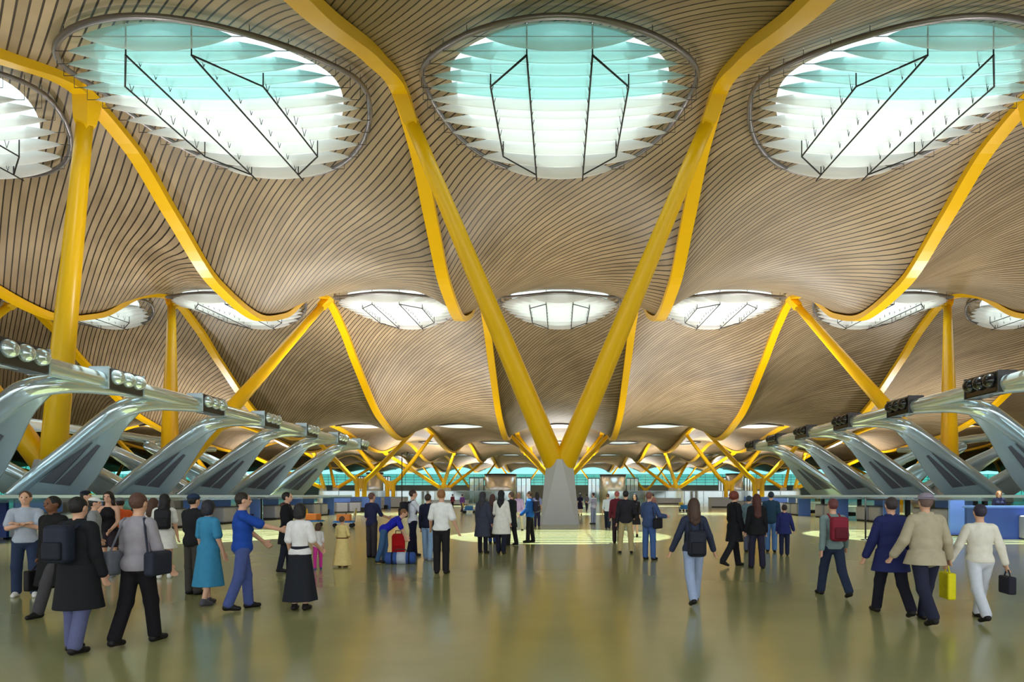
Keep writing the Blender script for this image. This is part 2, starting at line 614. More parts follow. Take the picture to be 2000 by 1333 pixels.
ROWN = ['overhead', 'nearest', 'second', 'third', 'fourth', 'fifth', 'sixth']
for ri, (k, r, d, cols) in enumerate(SKY_ROWS):
    proto = skylight(k, r, d)
    first = True
    for c in cols:
        o = proto if first else copy_tree(proto)
        first = False
        o.location.x = c * A
        if c == 0:
            w = 'middle of its row'
        else:
            w = '%s %s of the middle' % (['first', 'second', 'third', 'fourth'][abs(c) // 2 - 1], 'left' if c < 0 else 'right')
        if d == 2:
            lab = 'round skylight with white baffles, %s row, %s' % (ROWN[ri], w)
        else:
            lab = 'small distant roof skylight, %s row, %s' % (ROWN[ri], w)
        tag(o, lab, 'skylight', 'skylights in the timber ceiling')


# ------------------------------------------------------------------ forked columns
def pedestal(h, wb, wt):
    b = MB()
    def octa(w, ch, z):
        hw = w / 2
        return [(-hw + ch, -hw, z), (hw - ch, -hw, z), (hw, -hw + ch, z), (hw, hw - ch, z), (hw - ch, hw, z), (-hw + ch, hw, z), (-hw, hw - ch, z), (-hw, -hw + ch, z)]
    vs = octa(wb, wb * .07, 0) + octa(wt, wt * .42, h)
    fs = [(i, (i + 1) % 8, 8 + (i + 1) % 8, 8 + i) for i in range(8)] + [tuple(reversed(range(8))), tuple(range(8, 16))]
    b.add(vs, fs)
    return b


def fork(X, k, ktop, lab, r0=.68, r1=.35, group='forked yellow columns', ped=True):
    Y, Yt = k * KY, ktop * KY
    rt = empty('forked_column', (X, Y, 0))
    h = .5 * A
    pedestal(h, .30 * A, .205 * A).build('pedestal', M_PEDESTAL, rt)
    zt = float(beam_z(Yt)) - .36
    for s in (-1, 1):
        p0 = Vector((s * .30, 0, h - .15))
        p1 = Vector((s * A, Yt - Y, zt))
        dr = (p1 - p0).normalized()
        m = MB()
        pe = p1 - dr * 1.1
        pts = [p0 - dr * .25] + [p0.lerp(pe, t / 8) for t in range(9)]
        m.tube(pts, [r0 * .96] + [r0 + (r1 - r0) * (t / 8) ** 1.1 for t in range(9)], 28)
        o = m.build('strut', M_YELLOW, rt)
        c = MB()
        # flared plate cap joining the round strut to the flat beam
        side = Vector((1, 0, 0))
        vs, fs = [], []
        for q, (t, wx, wy) in enumerate(((-1.7, .10, .10), (-1.0, .34, .34), (0.0, .39, .46), (.30, .39, .7))):
            cc = p1 + dr * t
            ax = (side - dr * side.dot(dr)).normalized()
            ay = dr.cross(ax)
            if q >= 2:
                ax, ay = Vector((1, 0, 0)), Vector((0, 1, float(beam_z(Yt + .3) - beam_z(Yt - .3)) / .6)).normalized()
            vs += [cc + ax * wx + ay * wy, cc - ax * wx + ay * wy, cc - ax * wx - ay * wy, cc + ax * wx - ay * wy]
        for q in range(3):
            for j in range(4):
                a, bb = q * 4 + j, q * 4 + (j + 1) % 4
                fs.append((a, bb, bb + 4, a + 4))
        fs += [(3, 2, 1, 0), (12, 13, 14, 15)]
        c.add(vs, fs)
        c.build('strut_cap', M_YELLOW, rt)
    tag(rt, lab, 'column', group)
    return rt


def ytree(X, k, lab, group='slender yellow forked supports'):
    Y = k * KY
    rt = empty('slender_forked_support', (X, Y, 0))
    zt = float(beam_z(Y)) - .36
    hz = EYE + .32 * A
    for s in (-1, 1):
        m = MB()
        p = [(s * .55, 0, 0), (s * .55, 0, hz * .55), (s * .58, 0, hz * .85), (s * .95, 0, hz * 1.02), (s * 1.8, 0, hz * 1.0 + .75)]
        e = Vector((s * A, 0, zt))
        l = Vector(p[-1])
        p = [Vector(q) for q in p] + [l.lerp(e, .5), e]
        m.tube(p, [.36, .36, .37, .40, .40, .36, .28], 14)
        m.build('bent_leg', M_YELLOW, rt)
    g = MB()
    vs = [(-1.7, -.12, hz + .55), (0, -.12, hz * .62), (1.7, -.12, hz + .55), (0, -.12, hz + .1)]
    vs += [(x, .12, z) for x, y, z in vs]
    g.add(vs, [(0, 1, 2, 3), (7, 6, 5, 4), (0, 4, 5, 1), (1, 5, 6, 2), (2, 6, 7, 3), (3, 7, 4, 0)])
    g.build('web_plate', M_YELLOW, rt)
    tag(rt, lab, 'column', group)
    return rt


def wherex(c):
    if c == 0: return 'on the hall middle line'
    return '%s to the %s of the middle line' % ({1: 'first', 2: 'second', 3: 'third', 4: 'fourth'}[abs(c) // 4], 'left' if c < 0 else 'right')


for c in (0, -4, 4, -8, 8):
    fork(c * A, .0040, .00325, 'big yellow forked column leaning forward, ' + wherex(c))
    fork(c * A, .0053, .0066, 'big yellow forked column leaning back, ' + wherex(c))
for c in (0, -4, 4, -8, 8, -12, 12):
    for k in (.0103, .0121):
        ytree(c * A, k, 'yellow bent tube support, %s row, %s' % ('front' if k < .011 else 'back', wherex(c)))
for c in (0, -4, 4, -8, 8, -12, 12, -16, 16):
    fork(c * A, .0173, .0146, 'distant yellow forked column leaning forward, ' + wherex(c), .5, .34)
    fork(c * A, .0183, .0200, 'distant yellow forked column leaning back, ' + wherex(c), .5, .34)
for c in (0, -4, 4, -8, 8, -12, 12, -16, 16):
    ytree(c * A, .0238, 'farthest yellow bent tube support, ' + wherex(c))
for c in (-2, 2, -6, 6):
    ytree(c * A, .0262, 'yellow bent tube support right before the far glass wall, %s' % {-2: 'just left of middle', 2: 'just right of middle', -6: 'far left', 6: 'far right'}[c])

# ------------------------------------------------------------------ far glass wall
YW = .0345 * KY
wz0, wz1 = 7.0, EYE + 1.41 * A
HW = 30 * A
w = MB()
w.box((0, YW, (wz0 + wz1) / 2), (2 * HW, .12, wz1 - wz0))
wo = w.build('wall_back', M_TEAL)
tag(wo, kind='structure')
w = MB()
w.box((0, YW, wz0 / 2), (2 * HW, .6, wz0))
w.build('wall_base', M_PARAPET, wo)
w = MB()
for i in range(5):
    w.box((0, YW - .2, wz0 + (wz1 - wz0) * i / 4), (2 * HW, .35, .22))
for i in range(-52, 53):
    w.box((i * 4.5, YW - .2, (wz0 + wz1) / 2), (.18, .3, wz1 - wz0))
w.build('wall_mullions', M_STEEL, wo)
w = MB()
for n in range(-30, 30, 2):
    pts = []
    for i in range(17):
        x = (n + 2 * i / 16) * A
        pts.append((x, float(roof_z(x, YW)) + .2))
    vs = [(x, YW + s, wz1) for s in (-.05, .05) for x, z in pts] + [(x, YW + s, z) for s in (-.05, .05) for x, z in pts]
    fs = []
    for i in range(16):
        fs.append((i, i + 1, 34 + i + 1, 34 + i))
        fs.append((17 + i + 1, 17 + i, 51 + i, 51 + i + 1))
    w.add(vs, fs)
w.build('lunette_glass', M_LUNETTE, wo)

for s, nm in ((-1, 'wall_left'), (1, 'wall_right')):
    w = MB()
    w.box((s * HW, (90 + YW) / 2, 8), (.12, YW - 90, 16))
    wo = w.build(nm, M_TEAL)
    tag(wo, kind='structure')
    w = MB()
    for i in range(5):
        w.box((s * (HW - .2), (90 + YW) / 2, 3.9 * i + .2), (.3, YW - 90, .25))
    for i in range(40):
        w.box((s * (HW - .2), 90 + i * (YW - 90) / 39, 8), (.3, .18, 16))
    w.build('wall_mullions', M_STEEL, wo)

# ------------------------------------------------------------------ check-in canopies
def bez(pts, n=6):
    """Catmull-Rom through the given points (position + radius)"""
    out = []
    P = [pts[0]] + list(pts) + [pts[-1]]
    for i in range(1, len(P) - 2):
        for q in range(n):
            t = q / n
            v = []
            for c in range(len(P[0])):
                p0, p1, p2, p3 = P[i - 1][c], P[i][c], P[i + 1][c], P[i + 2][c]
                v.append(.5 * (2 * p1 + (p2 - p0) * t + (2 * p0 - 5 * p1 + 4 * p2 - p3) * t * t + (3 * p1 - p0 - 3 * p2 + p3) * t ** 3))
            out.append(v)
    out.append(list(P[-2]))
    return out


def canopy(s, nodes, silver, lab):
    rt = empty('check_in_canopy', (s * 28.5, nodes[0], 0))
    ox, oy = s * 28.5, nodes[0]

    def L(x, y, z):
        return (s * x - ox, y - oy, z)

    ya, yb = 13.0, nodes[-1] + .9
    for xr, name in ((20.0, 'rail'), (37.0, 'rail')):
        m = MB()
        n = 20
        m.tube([L(xr, ya + (yb - ya) * i / n, 6.78) for i in range(n + 1)], .36, 18)
        m.build(name, M_CHROME, rt)
    for face in (0, 1):
        for yn in nodes[:-1]:
            y0 = yn + 3.4 * face

            def X(x):
                return x if face == 0 else 57.0 - x

            path = [(28.4, y0 + 4.0, 1.72, .30), (26.5, y0 + 3.5, 2.95, .34), (24.3, y0 + 2.95, 4.25, .38), (22.4, y0 + 2.2, 5.25, .42), (21.0, y0 + 1.9, 5.98, .42),
                    (20.35, y0 + 3.0, 6.36, .38), (20.05, y0 + 5.0, 6.55, .33), (20.0, y0 + 7.0, 6.68, .27)]
            sm = bez(path, 6)
            m = MB()
            m.tube([L(X(p[0]), p[1], p[2]) for p in sm], [p[3] for p in sm], 16)
            a = m.build('arm', M_CHROME if silver or face == 0 else M_STEEL, rt)
            # web fin between the arm and its foot, with two slots
            up = [sm[i] for i in range(0, 29, 2)]
            dn = bez([(25.0, y0 + 4.3, 1.75, 0), (23.9, y0 + 3.9, 2.7, 0), (22.7, y0 + 3.35, 4.0, 0), (21.55, y0 + 2.7, 5.1, 0), (20.75, y0 + 2.7, 5.95, 0)], 6)
            nd = len(up)
            dn = [dn[int(round(i * (len(dn) - 1) / (nd - 1)))] for i in range(nd)]
            vs, fs = [], []
            for off in (-.10, .10):
                for u, d in zip(up, dn):
                    for t in (0, .5, 1):
                        bul = .12 * math.sin(PI * t) * (1 if off > 0 else -1)
                        vs.append(L(X(u[0] + (d[0] - u[0]) * t), u[1] + (d[1] - u[1]) * t + off * (1 - .6 * t) + bul, u[2] + (d[2] - u[2]) * t))
            k = nd * 3
            for i in range(nd - 1):
                for t in range(2):
                    q = i * 3 + t
                    fs.append((q, q + 1, q + 4, q + 3))
                    fs.append((k + q + 1, k + q, k + q + 3, k + q + 4))
                fs.append((i * 3 + 2, k + i * 3 + 2, k + i * 3 + 5, i * 3 + 5))
            w = MB()
            w.add(vs, fs, True)
            w.build('web_fin', M_STEEL, a)
            if face == 0:
                sl = MB()
                for q in (.35, .62):
                    p = []
                    for i0, i1, ww in ((2, 7, .10),):
                        for i in (i0, i1):
                            u, d = up[i], dn[i]
                            for tt in (q - ww * (1.2 if i == i0 else .5), q + ww * (1.2 if i == i0 else .5)):
                                p.append(L(X(u[0] + (d[0] - u[0]) * tt), u[1] + (d[1] - u[1]) * tt - .225, u[2] + (d[2] - u[2]) * tt))
                    sl.add(p + [(x, y + .05, z) for x, y, z in p], [(0, 1, 3, 2), (4, 6, 7, 5), (0, 2, 6, 4), (1, 5, 7, 3), (2, 3, 7, 6), (0, 4, 5, 1)])
                sl.build('slot', M_GREYDK, a)
    hm = M_CHROME if silver else M_BLACKGLOSS
    for yn in nodes:
        h = MB()
        h.bbox_round(L(20.0, yn, 6.86), (.86, 2.3, .95), .16)
        hb = h.build('lamp_housing', M_DARKMETAL if silver else M_BLACKGLOSS, rt)
        for e in (-1.13, 1.13):
            f = MB()
            f.bbox_round(L(20.0, yn + e, 6.86), (.90, .07, .99), .03)
            f.build('end_plate', M_STEEL if silver else M_DARKMETAL, hb)
        for q in (-.68, 0, .68):
            b = MB()
            b.sphere(L(19.55, yn + q, 6.95), .33, 16, 10)
            b.build('spot_lamp', hm, hb)
    # deck on which the arms stand
    d = MB()
    for x0, x1 in ((19.6, 29.7), (32.7, 37.6)):
        xm = (x0 + x1) / 2
        d = MB()
        d.box(L(xm, (14 + 58) / 2, 1.70), (x1 - x0, 44, .12))
        d.build('deck', M_STEEL, rt)
    fz = MB()
    fz.box(L(19.62, 36, 1.56), (.05, 44, .16))
    fz.build('glass_fascia', M_CLEAR, rt)
    for yy in np.arange(15, 58, 6.8):
        for xx in (23.9, 29.2):
            p = MB()
            p.box(L(xx, yy, .82), (.25, .25, 1.64))
            p.build('deck_post', M_GREYDK, rt)
    tag(rt, lab, 'canopy', 'polished steel check-in canopies')


NL = [22.5 - 6.5] + [1200 * 20 / v for v in (1068, 863, 689, 573, 493, 433, 390)]
NR_ = [28.6 - 6.95] + [1200 * 20 / v for v in (840, 674, 561, 481, 424, 380)]
canopy(-1, NL, True, 'steel canopy of slanted arms with silver lamp clusters on the left')
canopy(1, NR_, False, 'steel canopy of slanted arms with black lamp clusters on the right')


# ------------------------------------------------------------------ check-in desks
def desk():
    rt = empty('check_in_desk')
    b = MB(); b.bbox_round((0, -.85, .54), (1.0, 1.45, .90), .14); b.build('desk_body', M_DESK, rt)
    b = MB(); b.bbox_round((0, .85, .54), (1.0, 1.45, .90), .14); b.build('desk_body', M_DESK, rt)
    b = MB(); b.box((0, 0, .045), (.85, 3.1, .09)); b.build('plinth', M_SKIRTING, rt)
    for y in (-.85, .85):
        b = MB(); b.box((-.06, y, 1.02), (.9, 1.35, .05)); b.build('worktop', M_GREYDK, rt)
    b = MB(); b.box((-.62, 0, .79), (.07, 2.3, 1.56)); b.build('back_panel', M_BLUE, rt)
    b = MB(); b.box((-.3, 1.9, .35), (1.3, .75, .28)); b.box((.1, 1.9, .11), (.5, .6, .22)); b.build('baggage_belt', M_SKIRTING, rt)
    b = MB(); b.box((.2, 2.45, .78), (1.0, .08, 1.56)); b.build('side_panel', M_BLUE, rt)
    return rt


proto = desk()
first = True
for s, ys, y0 in ((-1, 9, 18.6), (1, 9, 20.4)):
    for i in range(6):
        o = proto if first else copy_tree(proto)
        first = False
        o.location = (s * 20.9, y0 + i * 6.8, 0)
        o.rotation_euler = (0, 0, 0 if s < 0 else PI)
        w = 'under the left steel canopy' if s < 0 else 'under the right steel canopy'
        tag(o, 'light grey check-in desk pair %s, %s from the front' % (w, ['first', 'second', 'third', 'fourth', 'fifth', 'sixth'][i]), 'desk', 'check-in desks')
for s in (-1, 1):
    for i in range(3):
        o = copy_tree(proto)
        o.location = (s * (21.6 + .8 * i), 62 + i * 7, 0)
        o.rotation_euler = (0, 0, (0 if s < 0 else PI) + s * .5)
        tag(o, 'grey check-in desk pair past the far end of the %s canopy, %s' % ('left' if s < 0 else 'right', ['nearest', 'middle', 'farthest'][i]), 'desk', 'check-in desks')

# service desk at the right with a clerk behind it
sv = empty('service_desk', (17.9, 24.6, 0))
b = MB(); b.box((0, 0, .62), (2.8, .6, 1.24)); b.build('desk_front', M_NAVYPANEL, sv)
b = MB(); b.box((0, .05, 1.28), (2.95, .8, .08)); b.build('worktop', M_BLUE, sv)
b = MB(); b.bbox_round((.9, -.5, .5), (1.3, .5, .9), .1); b.build('side_counter', M_DESK, sv)
tag(sv, 'blue service desk at the right edge with a clerk standing behind it', 'desk')
sl = empty('blue_divider_panel', (17.05, 26.4, 0))
b = MB(); b.box((0, 0, .78), (.62, .12, 1.5)); b.build('panel', M_BLUE, sl)
b = MB(); b.box((0, 0, .03), (.8, .5, .06)); b.build('foot_plate', M_DARKMETAL, sl)
tag(sl, 'bright blue upright divider panel left of the blue service desk', 'panel')
sl = empty('blue_divider_panel', (-23.2, 24.6, 0))
b = MB(); b.box((0, 0, .8), (2.2, .12, 1.55)); b.build('panel', M_NAVYPANEL, sl)
b = MB(); b.box((0, 0, .03), (2.3, .5, .06)); b.build('foot_plate', M_DARKMETAL, sl)
tag(sl, 'deep blue upright divider panel at the left edge of the hall', 'panel')

# queue barrier before the right desks
qb = empty('queue_barrier', (11.95, 24.0, 0))
for x in (0, .95):
    b = MB(); b.lathe([(.17, 0), (.17, .02), (.03, .05), (.03, 1.62), (.0, 1.63)], (x, 0, 0), 12); b.build('post', M_BLACK, qb)
b = MB(); b.box((.475, 0, 1.58), (.95, .04, .06)); b.build('top_bar', M_BLACK, qb)
b = MB(); b.box((.475, 0, .12), (.95, .03, .03)); b.build('bottom_bar', M_BLACK, qb)
tag(qb, 'thin black queue barrier of two posts before the right desks', 'barrier')


# ------------------------------------------------------------------ luggage trolleys
def trolley():
    rt = empty('luggage_trolley')
    b = MB(); b.box((0, 0, .30), (.62, 1.05, .05))
    for x in (-.25, 0, .25):
        b.tube([(x, -.5, .34), (x, .5, .34)], .018, 6)
    b.build('platform', M_CARTBLUE, rt)
    b = MB(); b.tube([(-.28, .5, .30), (-.28, .62, 1.0), (0, .64, 1.05), (.28, .62, 1.0), (.28, .5, .30)], .022, 8); b.build('handle', M_STEEL, rt)
    b = MB(); b.box((0, .58, .80), (.5, .06, .36), M=Matrix.Rotation(-.16, 3, 'X')); b.build('sign_board', M_CARTYEL, rt)
    for x, y in ((-.24, .42), (.24, .42), (0, -.48)):
        w = MB(); w.tube([(x - .04, y, .12), (x + .04, y, .12)], .12, 14); w.build('wheel', M_RUBBER, rt)
        f = MB(); f.box((x, y, .21), (.05, .1, .14)); f.build('fork', M_STEEL, rt)
    return rt


tp = trolley()
first = True
for x, yf, rz, lab, slab in ((612, 1029, 1.3, 'blue luggage trolley behind the woman in the coat with fur hood', 'left trolley behind the fur hood coat'),
                       (672, 1031, -1.4, 'blue luggage trolley with yellow board behind the child in the yellow robe', 'trolley behind the child in yellow'),
                       (916, 1003, 1.5, 'distant blue luggage trolley with yellow board left of the central pedestal', 'distant trolley left of the pedestal'),
                       (1336, 1000, .4, 'distant blue luggage trolley with yellow board right of the central pedestal', 'distant trolley right of the pedestal')):
    Y = EYE * F / (yf - VY)
    o = tp if first else copy_tree(tp)
    first = False
    o.location = ((x - VX) / F * Y, Y, 0)
    o.rotation_euler = (0, 0, rz)
    tag(o, lab, 'trolley', 'luggage trolleys')
    c = MB(); c.bbox_round((0, 0, .18), (.5, .72, .36), .07)
    c2 = c.build('suitcase', M_ORANGE if yf > 1010 else M_CARTBLUE, None, (o.location.x, o.location.y, .36))
    c2.rotation_euler = (0, 0, rz)
    h = MB(); h.tube([(-.1, .1, .36), (-.1, .1, .42), (.1, .1, .42), (.1, .1, .36)], .015, 6); h.build('suitcase_handle', M_RUBBER, c2)
    tag(c2, 'low %s suitcase on the %s' % ('orange' if yf > 1010 else 'blue', slab), 'suitcase')


# ------------------------------------------------------------------ far hall fittings
def drum(x0, x1, ytop, Y, lab):
    xc = ((x0 + x1) / 2 - VX) / F * Y
    r = (x1 - x0) / 2 / F * Y
    h = EYE + (VY - ytop) / F * Y
    rt = empty('lift_drum', (xc, Y, 0))
    b = MB(); b.lathe([(r, 0), (r, h)], n=48); b.build('drum_wall', M_LIFT, rt)
    b = MB(); b.lathe([(r * 1.04, h), (r * 1.04, h + .3)], n=48); b.build('rim_cap', M_DARKMETAL, rt)
    for s in (-1, 1):
        b = MB()
        b.box((s * r * 1.5, -r * .2, h * .45), (r * .9, .12, h * .9))
        g = b.build('glass_screen', M_CLEAR, rt)
        for q in (1.05, 1.35, 1.65, 1.95):
            b = MB()
            b.box((s * r * q, -r * .2 - .13, h * .45), (.14, .14, h * .9))
            b.build('post', M_DARKMETAL, g)
        b = MB()
        b.box((s * r * 1.5, -r * .2 - .13, h * .9), (r * .95, .16, .22))
        b.build('top_rail', M_DARKMETAL, g)
    tag(rt, lab, 'lift', 'white lift drums')


drum(947, 1008, 929, 150, 'white cylindrical lift drum with glass screens left of the central pedestal')
drum(1172, 1222, 930, 165, 'white cylindrical lift drum with glass screens right of the central pedestal')
drum(1418, 1452, 928, 150, 'narrow white lift drum with glass screens at right beyond the boy in navy')
drum(716, 748, 926, 150, 'narrow white lift drum with glass screens at left beyond the blurred man in navy')


def parapet(x0, x1, ytop, ybot, lab, mat=M_PARAPET, depth=2.0):
    Y = EYE * F / (ybot - VY)
    X0, X1 = (x0 - VX) / F * Y, (x1 - VX) / F * Y
    h = EYE - (ytop - VY) / F * Y
    rt = empty('low_parapet', ((X0 + X1) / 2, Y + depth / 2, 0))
    b = MB(); b.box((0, 0, h / 2), (X1 - X0, depth, h)); b.build('parapet_body', mat, rt)
    b = MB(); b.box((0, 0, h + .04), (X1 - X0 + .1, depth + .1, .08)); b.build('coping', M_STEEL, rt)
    b = MB(); b.box((0, -depth / 2 - .02, .08), (X1 - X0, .06, .16)); b.build('skirting', M_SKIRTING, rt)
    tag(rt, lab, 'parapet', 'grey low parapets')


parapet(704, 790, 972, 993, 'grey low parapet left of the man with the backpack')
parapet(836, 912, 978, 987, 'grey low parapet far behind the man in the white shirt')
parapet(1285, 1330, 974, 985, 'grey low parapet far behind the woman in the navy sweater', depth=4)
parapet(1390, 1440, 973, 992, 'grey low parapet behind the woman in the long dark coat')
for s in (-1, 1):
    rt = empty('glass_balustrade', (s * 30, 128, 0))
    b = MB(); b.box((0, 0, 1.3), (40, .1, 2.6)); b.build('glass_panel', M_CLEAR, rt)
    b = MB(); b.box((0, 0, 2.65), (40, .22, .14)); b.build('handrail', M_STEEL, rt)
    for i in range(11):
        b = MB()
        b.box((-20 + i * 4, 0, 1.3), (.14, .2, 2.6))
        b.build('post', M_STEEL, rt)
    tag(rt, 'long glass balustrade across the far hall on the %s' % ('left' if s < 0 else 'right'), 'balustrade')

pl = empty('camera_pole', ((785 - VX) / F * 79, 79, 0))
b = MB(); b.lathe([(.3, 0), (.3, .04), (.07, .08), (.06, 7.2), (.0, 7.22)], n=12); b.build('pole', M_DARKMETAL, pl)
b = MB(); b.tube([(0, 0, 7.0), (.4, 0, 7.35), (.75, 0, 7.3)], .035, 6); b.sphere((.78, 0, 7.15), .16); b.build('camera_head', M_BLACK, pl)
tag(pl, 'thin tall dark pole with camera left of the man with the backpack', 'pole')

# ------------------------------------------------------------------ people: smooth bodies grown from signed distances
def vec(*a): return np.array(a, float)
def rotx(d):
    c, s = math.cos(math.radians(d)), math.sin(math.radians(d)); return np.array([[1, 0, 0], [0, c, -s], [0, s, c]])
def rotz(d):
    c, s = math.cos(math.radians(d)), math.sin(math.radians(d)); return np.array([[c, -s, 0], [s, c, 0], [0, 0, 1]])


class Cone:
    def __init__(self, a, b, r1, r2, sx=1.0):
        self.a, self.b, self.r1, self.r2 = np.array(a, float), np.array(b, float), r1, r2
    def bounds(self):
        r = max(self.r1, self.r2)
        return np.minimum(self.a, self.b) - r, np.maximum(self.a, self.b) + r
    def d(self, X, Y, Z):
        ab = self.b - self.a
        L = max(ab.dot(ab), 1e-9)
        px, py, pz = X - self.a[0], Y - self.a[1], Z - self.a[2]
        t = np.clip((px * ab[0] + py * ab[1] + pz * ab[2]) / L, 0, 1)
        return np.sqrt((px - t * ab[0]) ** 2 + (py - t * ab[1]) ** 2 + (pz - t * ab[2]) ** 2) - (self.r1 + (self.r2 - self.r1) * t)
    def grow(self, e): return Cone(self.a, self.b, self.r1 + e, self.r2 + e)
    def xf(self, M, o): return Cone(M @ (self.a - o) + o, M @ (self.b - o) + o, self.r1, self.r2)


class Ell:
    def __init__(self, c, r, M=None):
        self.c, self.r, self.M = np.array(c, float), np.array(r, float), (np.eye(3) if M is None else M)
    def bounds(self):
        e = np.sqrt(((self.M * self.r[None, :]) ** 2).sum(1))
        return self.c - e, self.c + e
    def loc(self, X, Y, Z):
        px, py, pz = X - self.c[0], Y - self.c[1], Z - self.c[2]
        M = self.M
        return (M[0, 0] * px + M[1, 0] * py + M[2, 0] * pz, M[0, 1] * px + M[1, 1] * py + M[2, 1] * pz, M[0, 2] * px + M[1, 2] * py + M[2, 2] * pz)
    def d(self, X, Y, Z):
        x, y, z = self.loc(X, Y, Z)
        r = self.r
        k0 = np.sqrt((x / r[0]) ** 2 + (y / r[1]) ** 2 + (z / r[2]) ** 2)
        k1 = np.sqrt((x / r[0] ** 2) ** 2 + (y / r[1] ** 2) ** 2 + (z / r[2] ** 2) ** 2) + 1e-9
        return k0 * (k0 - 1) / k1
    def grow(self, e): return Ell(self.c, self.r + e, self.M)
    def xf(self, M, o): return Ell(M @ (self.c - o) + o, self.r, M @ self.M)


class RBox(Ell):
    def __init__(self, c, r, M=None, rr=.03):
        Ell.__init__(self, c, r, M); self.rr = rr
    def bounds(self):
        e = (np.abs(self.M) * self.r[None, :]).sum(1)
        return self.c - e, self.c + e
    def d(self, X, Y, Z):
        x, y, z = self.loc(X, Y, Z)
        q = [np.abs(v) - (r - self.rr) for v, r in zip((x, y, z), self.r)]
        out = np.sqrt(np.maximum(q[0], 0) ** 2 + np.maximum(q[1], 0) ** 2 + np.maximum(q[2], 0) ** 2)
        return out + np.minimum(np.maximum(np.maximum(q[0], q[1]), q[2]), 0) - self.rr
    def grow(self, e): return RBox(self.c, self.r + e, self.M, self.rr)
    def xf(self, M, o): return RBox(M @ (self.c - o) + o, self.r, M @ self.M, self.rr)


class Frust:
    """upright elliptical frustum (skirts, coat tails)"""
    def __init__(self, c0, r0, c1, r1, folds=0):
        self.c0, self.r0, self.c1, self.r1, self.folds = np.array(c0, float), r0, np.array(c1, float), r1, folds
    def bounds(self):
        rx, ry = max(self.r0[0], self.r1[0]) * 1.08, max(self.r0[1], self.r1[1]) * 1.08
        lo = np.minimum(self.c0, self.c1) - vec(rx, ry, 0); hi = np.maximum(self.c0, self.c1) + vec(rx, ry, 0)
        return lo, hi
    def d(self, X, Y, Z):
        t = np.clip((Z - self.c0[2]) / (self.c1[2] - self.c0[2]), 0, 1)
        rx = self.r0[0] + (self.r1[0] - self.r0[0]) * t; ry = self.r0[1] + (self.r1[1] - self.r0[1]) * t
        x = (X - self.c0[0] - (self.c1[0] - self.c0[0]) * t) / rx; y = (Y - self.c0[1] - (self.c1[1] - self.c0[1]) * t) / ry
        q = np.sqrt(x * x + y * y)
        if self.folds:
            q = q - t * .045 * np.sin(np.arctan2(y, x) * self.folds)
        side = (q - 1) * np.minimum(rx, ry) * .9
        zl, zh = min(self.c0[2], self.c1[2]), max(self.c0[2], self.c1[2])
        return np.maximum(side, np.maximum(zl - Z, Z - zh))
    def grow(self, e): return Frust(self.c0, (self.r0[0] + e, self.r0[1] + e), self.c1, (self.r1[0] + e, self.r1[1] + e), self.folds)
    def xf(self, M, o): return self


